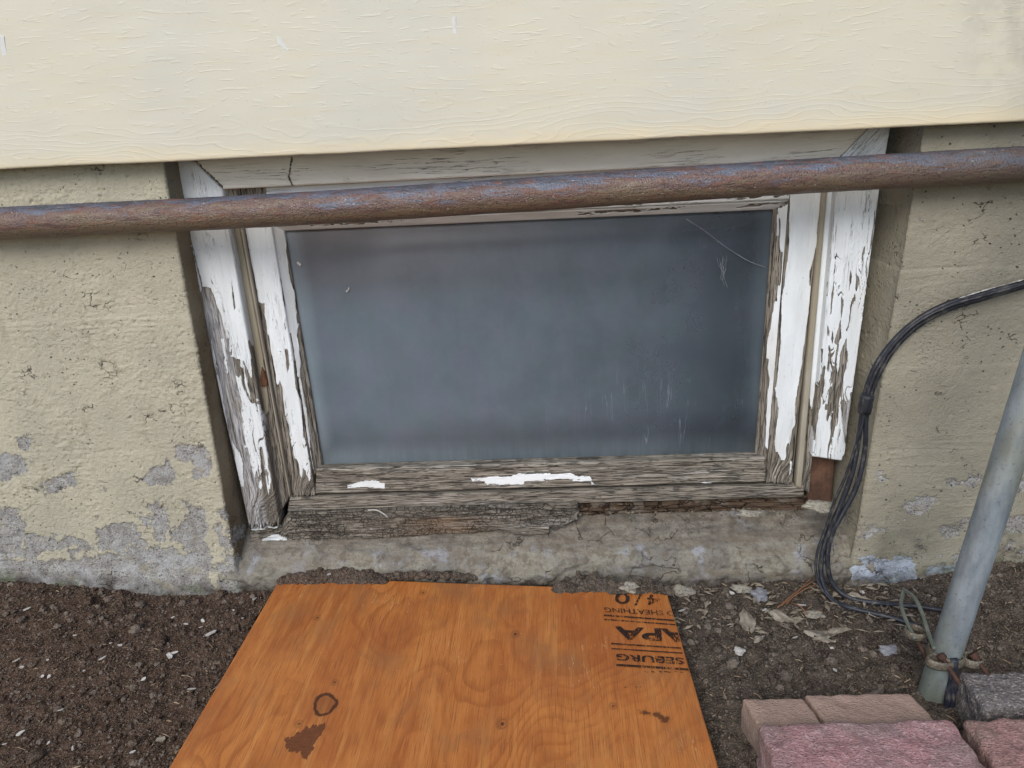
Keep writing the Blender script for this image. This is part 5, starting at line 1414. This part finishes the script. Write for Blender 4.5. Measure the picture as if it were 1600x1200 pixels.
crumb('mortar_lump', 1186, 930, (24, 22), 'pale grey mortar lump right of the yellowish one', 'stone', 'mortar', 13)
crumb('mortar_lump', 1272, 962, (28, 13), 'flat pale mortar piece on soil inside the cable bend', 'mortar', 'mortar', 15, flat=.35)
crumb('mortar_lump', 1170, 804, (34, 12), 'yellowish mortar crumb on the ledge under the broken sill', 'mortar', 'mortar', 17, z=.130)
crumb('mortar_lump', 1279, 792, (42, 22), 'rough mortar lump under the bare brown framing', 'mortar', 'mortar', 19, z=.134)
need = thing('pine_needles', 'bunch of brown pine needles lying on the soil below the ledge', 'needles', tuple(on_soil(1240, 940)))
for a, b in (((1214, 953), (1288, 903)), ((1220, 950), (1284, 914)), ((1228, 948), (1318, 862)), ((1235, 945), (1262, 966))):
    q = [on_soil(*a)+np.array([0, 0, .004]), on_soil((a[0]+b[0])/2, (a[1]+b[1])/2)+np.array([0, 0, .010]), on_soil(*b)+np.array([0, 0, .006])]
    adopt(link('needle', tube('needle', q, .0009, 16, 6), MT['needle']), need)
# curled paint sliver on the rotten sill
cs = link('paint_curl', tube('paint_curl', [at(x_, y_, .019) for x_, y_ in ((575, 797), (588, 797), (598, 802), (606, 808))], .0011, 24, 6), MT['chip'])
tag(cs, 'thin curled paint sliver hanging over the rotten sill', 'paint chip')

# crumbs of rot and mortar lying on the ledge below the broken sill
r2 = np.random.default_rng(5); n = 170
qx = r2.uniform(900, 1258, n); qy = 800-(qx-900)*.012+r2.random(n)**1.6*22
P = np.array([at(a, b, .050-.0016*max(0, b-798)) for a, b in zip(qx, qy)])
tag(link('sill_debris', clods('sill_debris', P, .0008+.0022*r2.random(n)**2.5, 1, 8), MT['crumb']), 'crumbs of rot and mortar along the ledge under the broken sill', 'debris', kind='stuff')

# shredded leaf and twig litter at the foot of the ledge, right of the plywood
r2 = np.random.default_rng(31); V = []; F = []; k = 0
for i in range(230):
    u = r2.random(); qx = 1050+(1440-1050)*u; qy = 915+75*r2.random()**1.5+(1000-qx)*.0
    p = on_soil(qx, qy); p[2] += .002
    th = r2.random()*6.28; ln = r2.uniform(.003, .011); wd = ln*r2.uniform(.12, .45)
    a_ = np.array([math.cos(th), math.sin(th), 0]); b_ = np.array([-math.sin(th), math.cos(th), 0]); up = np.array([0, 0, 1.0])
    tz = r2.uniform(-.3, .3)
    q = [p-a_*ln+up*tz*ln*.4, p+b_*wd+up*wd*.5, p+a_*ln-up*tz*ln*.4, p-b_*wd+up*wd*.2, p+up*(wd*.7+.0006), p-up*.0006]
    V += q; F += [(k, k+3, k+4), (k+3, k+2, k+4), (k+2, k+1, k+4), (k+1, k, k+4), (k+3, k, k+5), (k+2, k+3, k+5), (k+1, k+2, k+5), (k, k+1, k+5)]; k += 6
tag(link('leaf_litter', raw_mesh('leaf_litter', np.array(V), np.array(F), smooth=False), MT['litter']), 'shredded leaf and twig bits on the soil right of the plywood', 'leaf litter', kind='stuff')
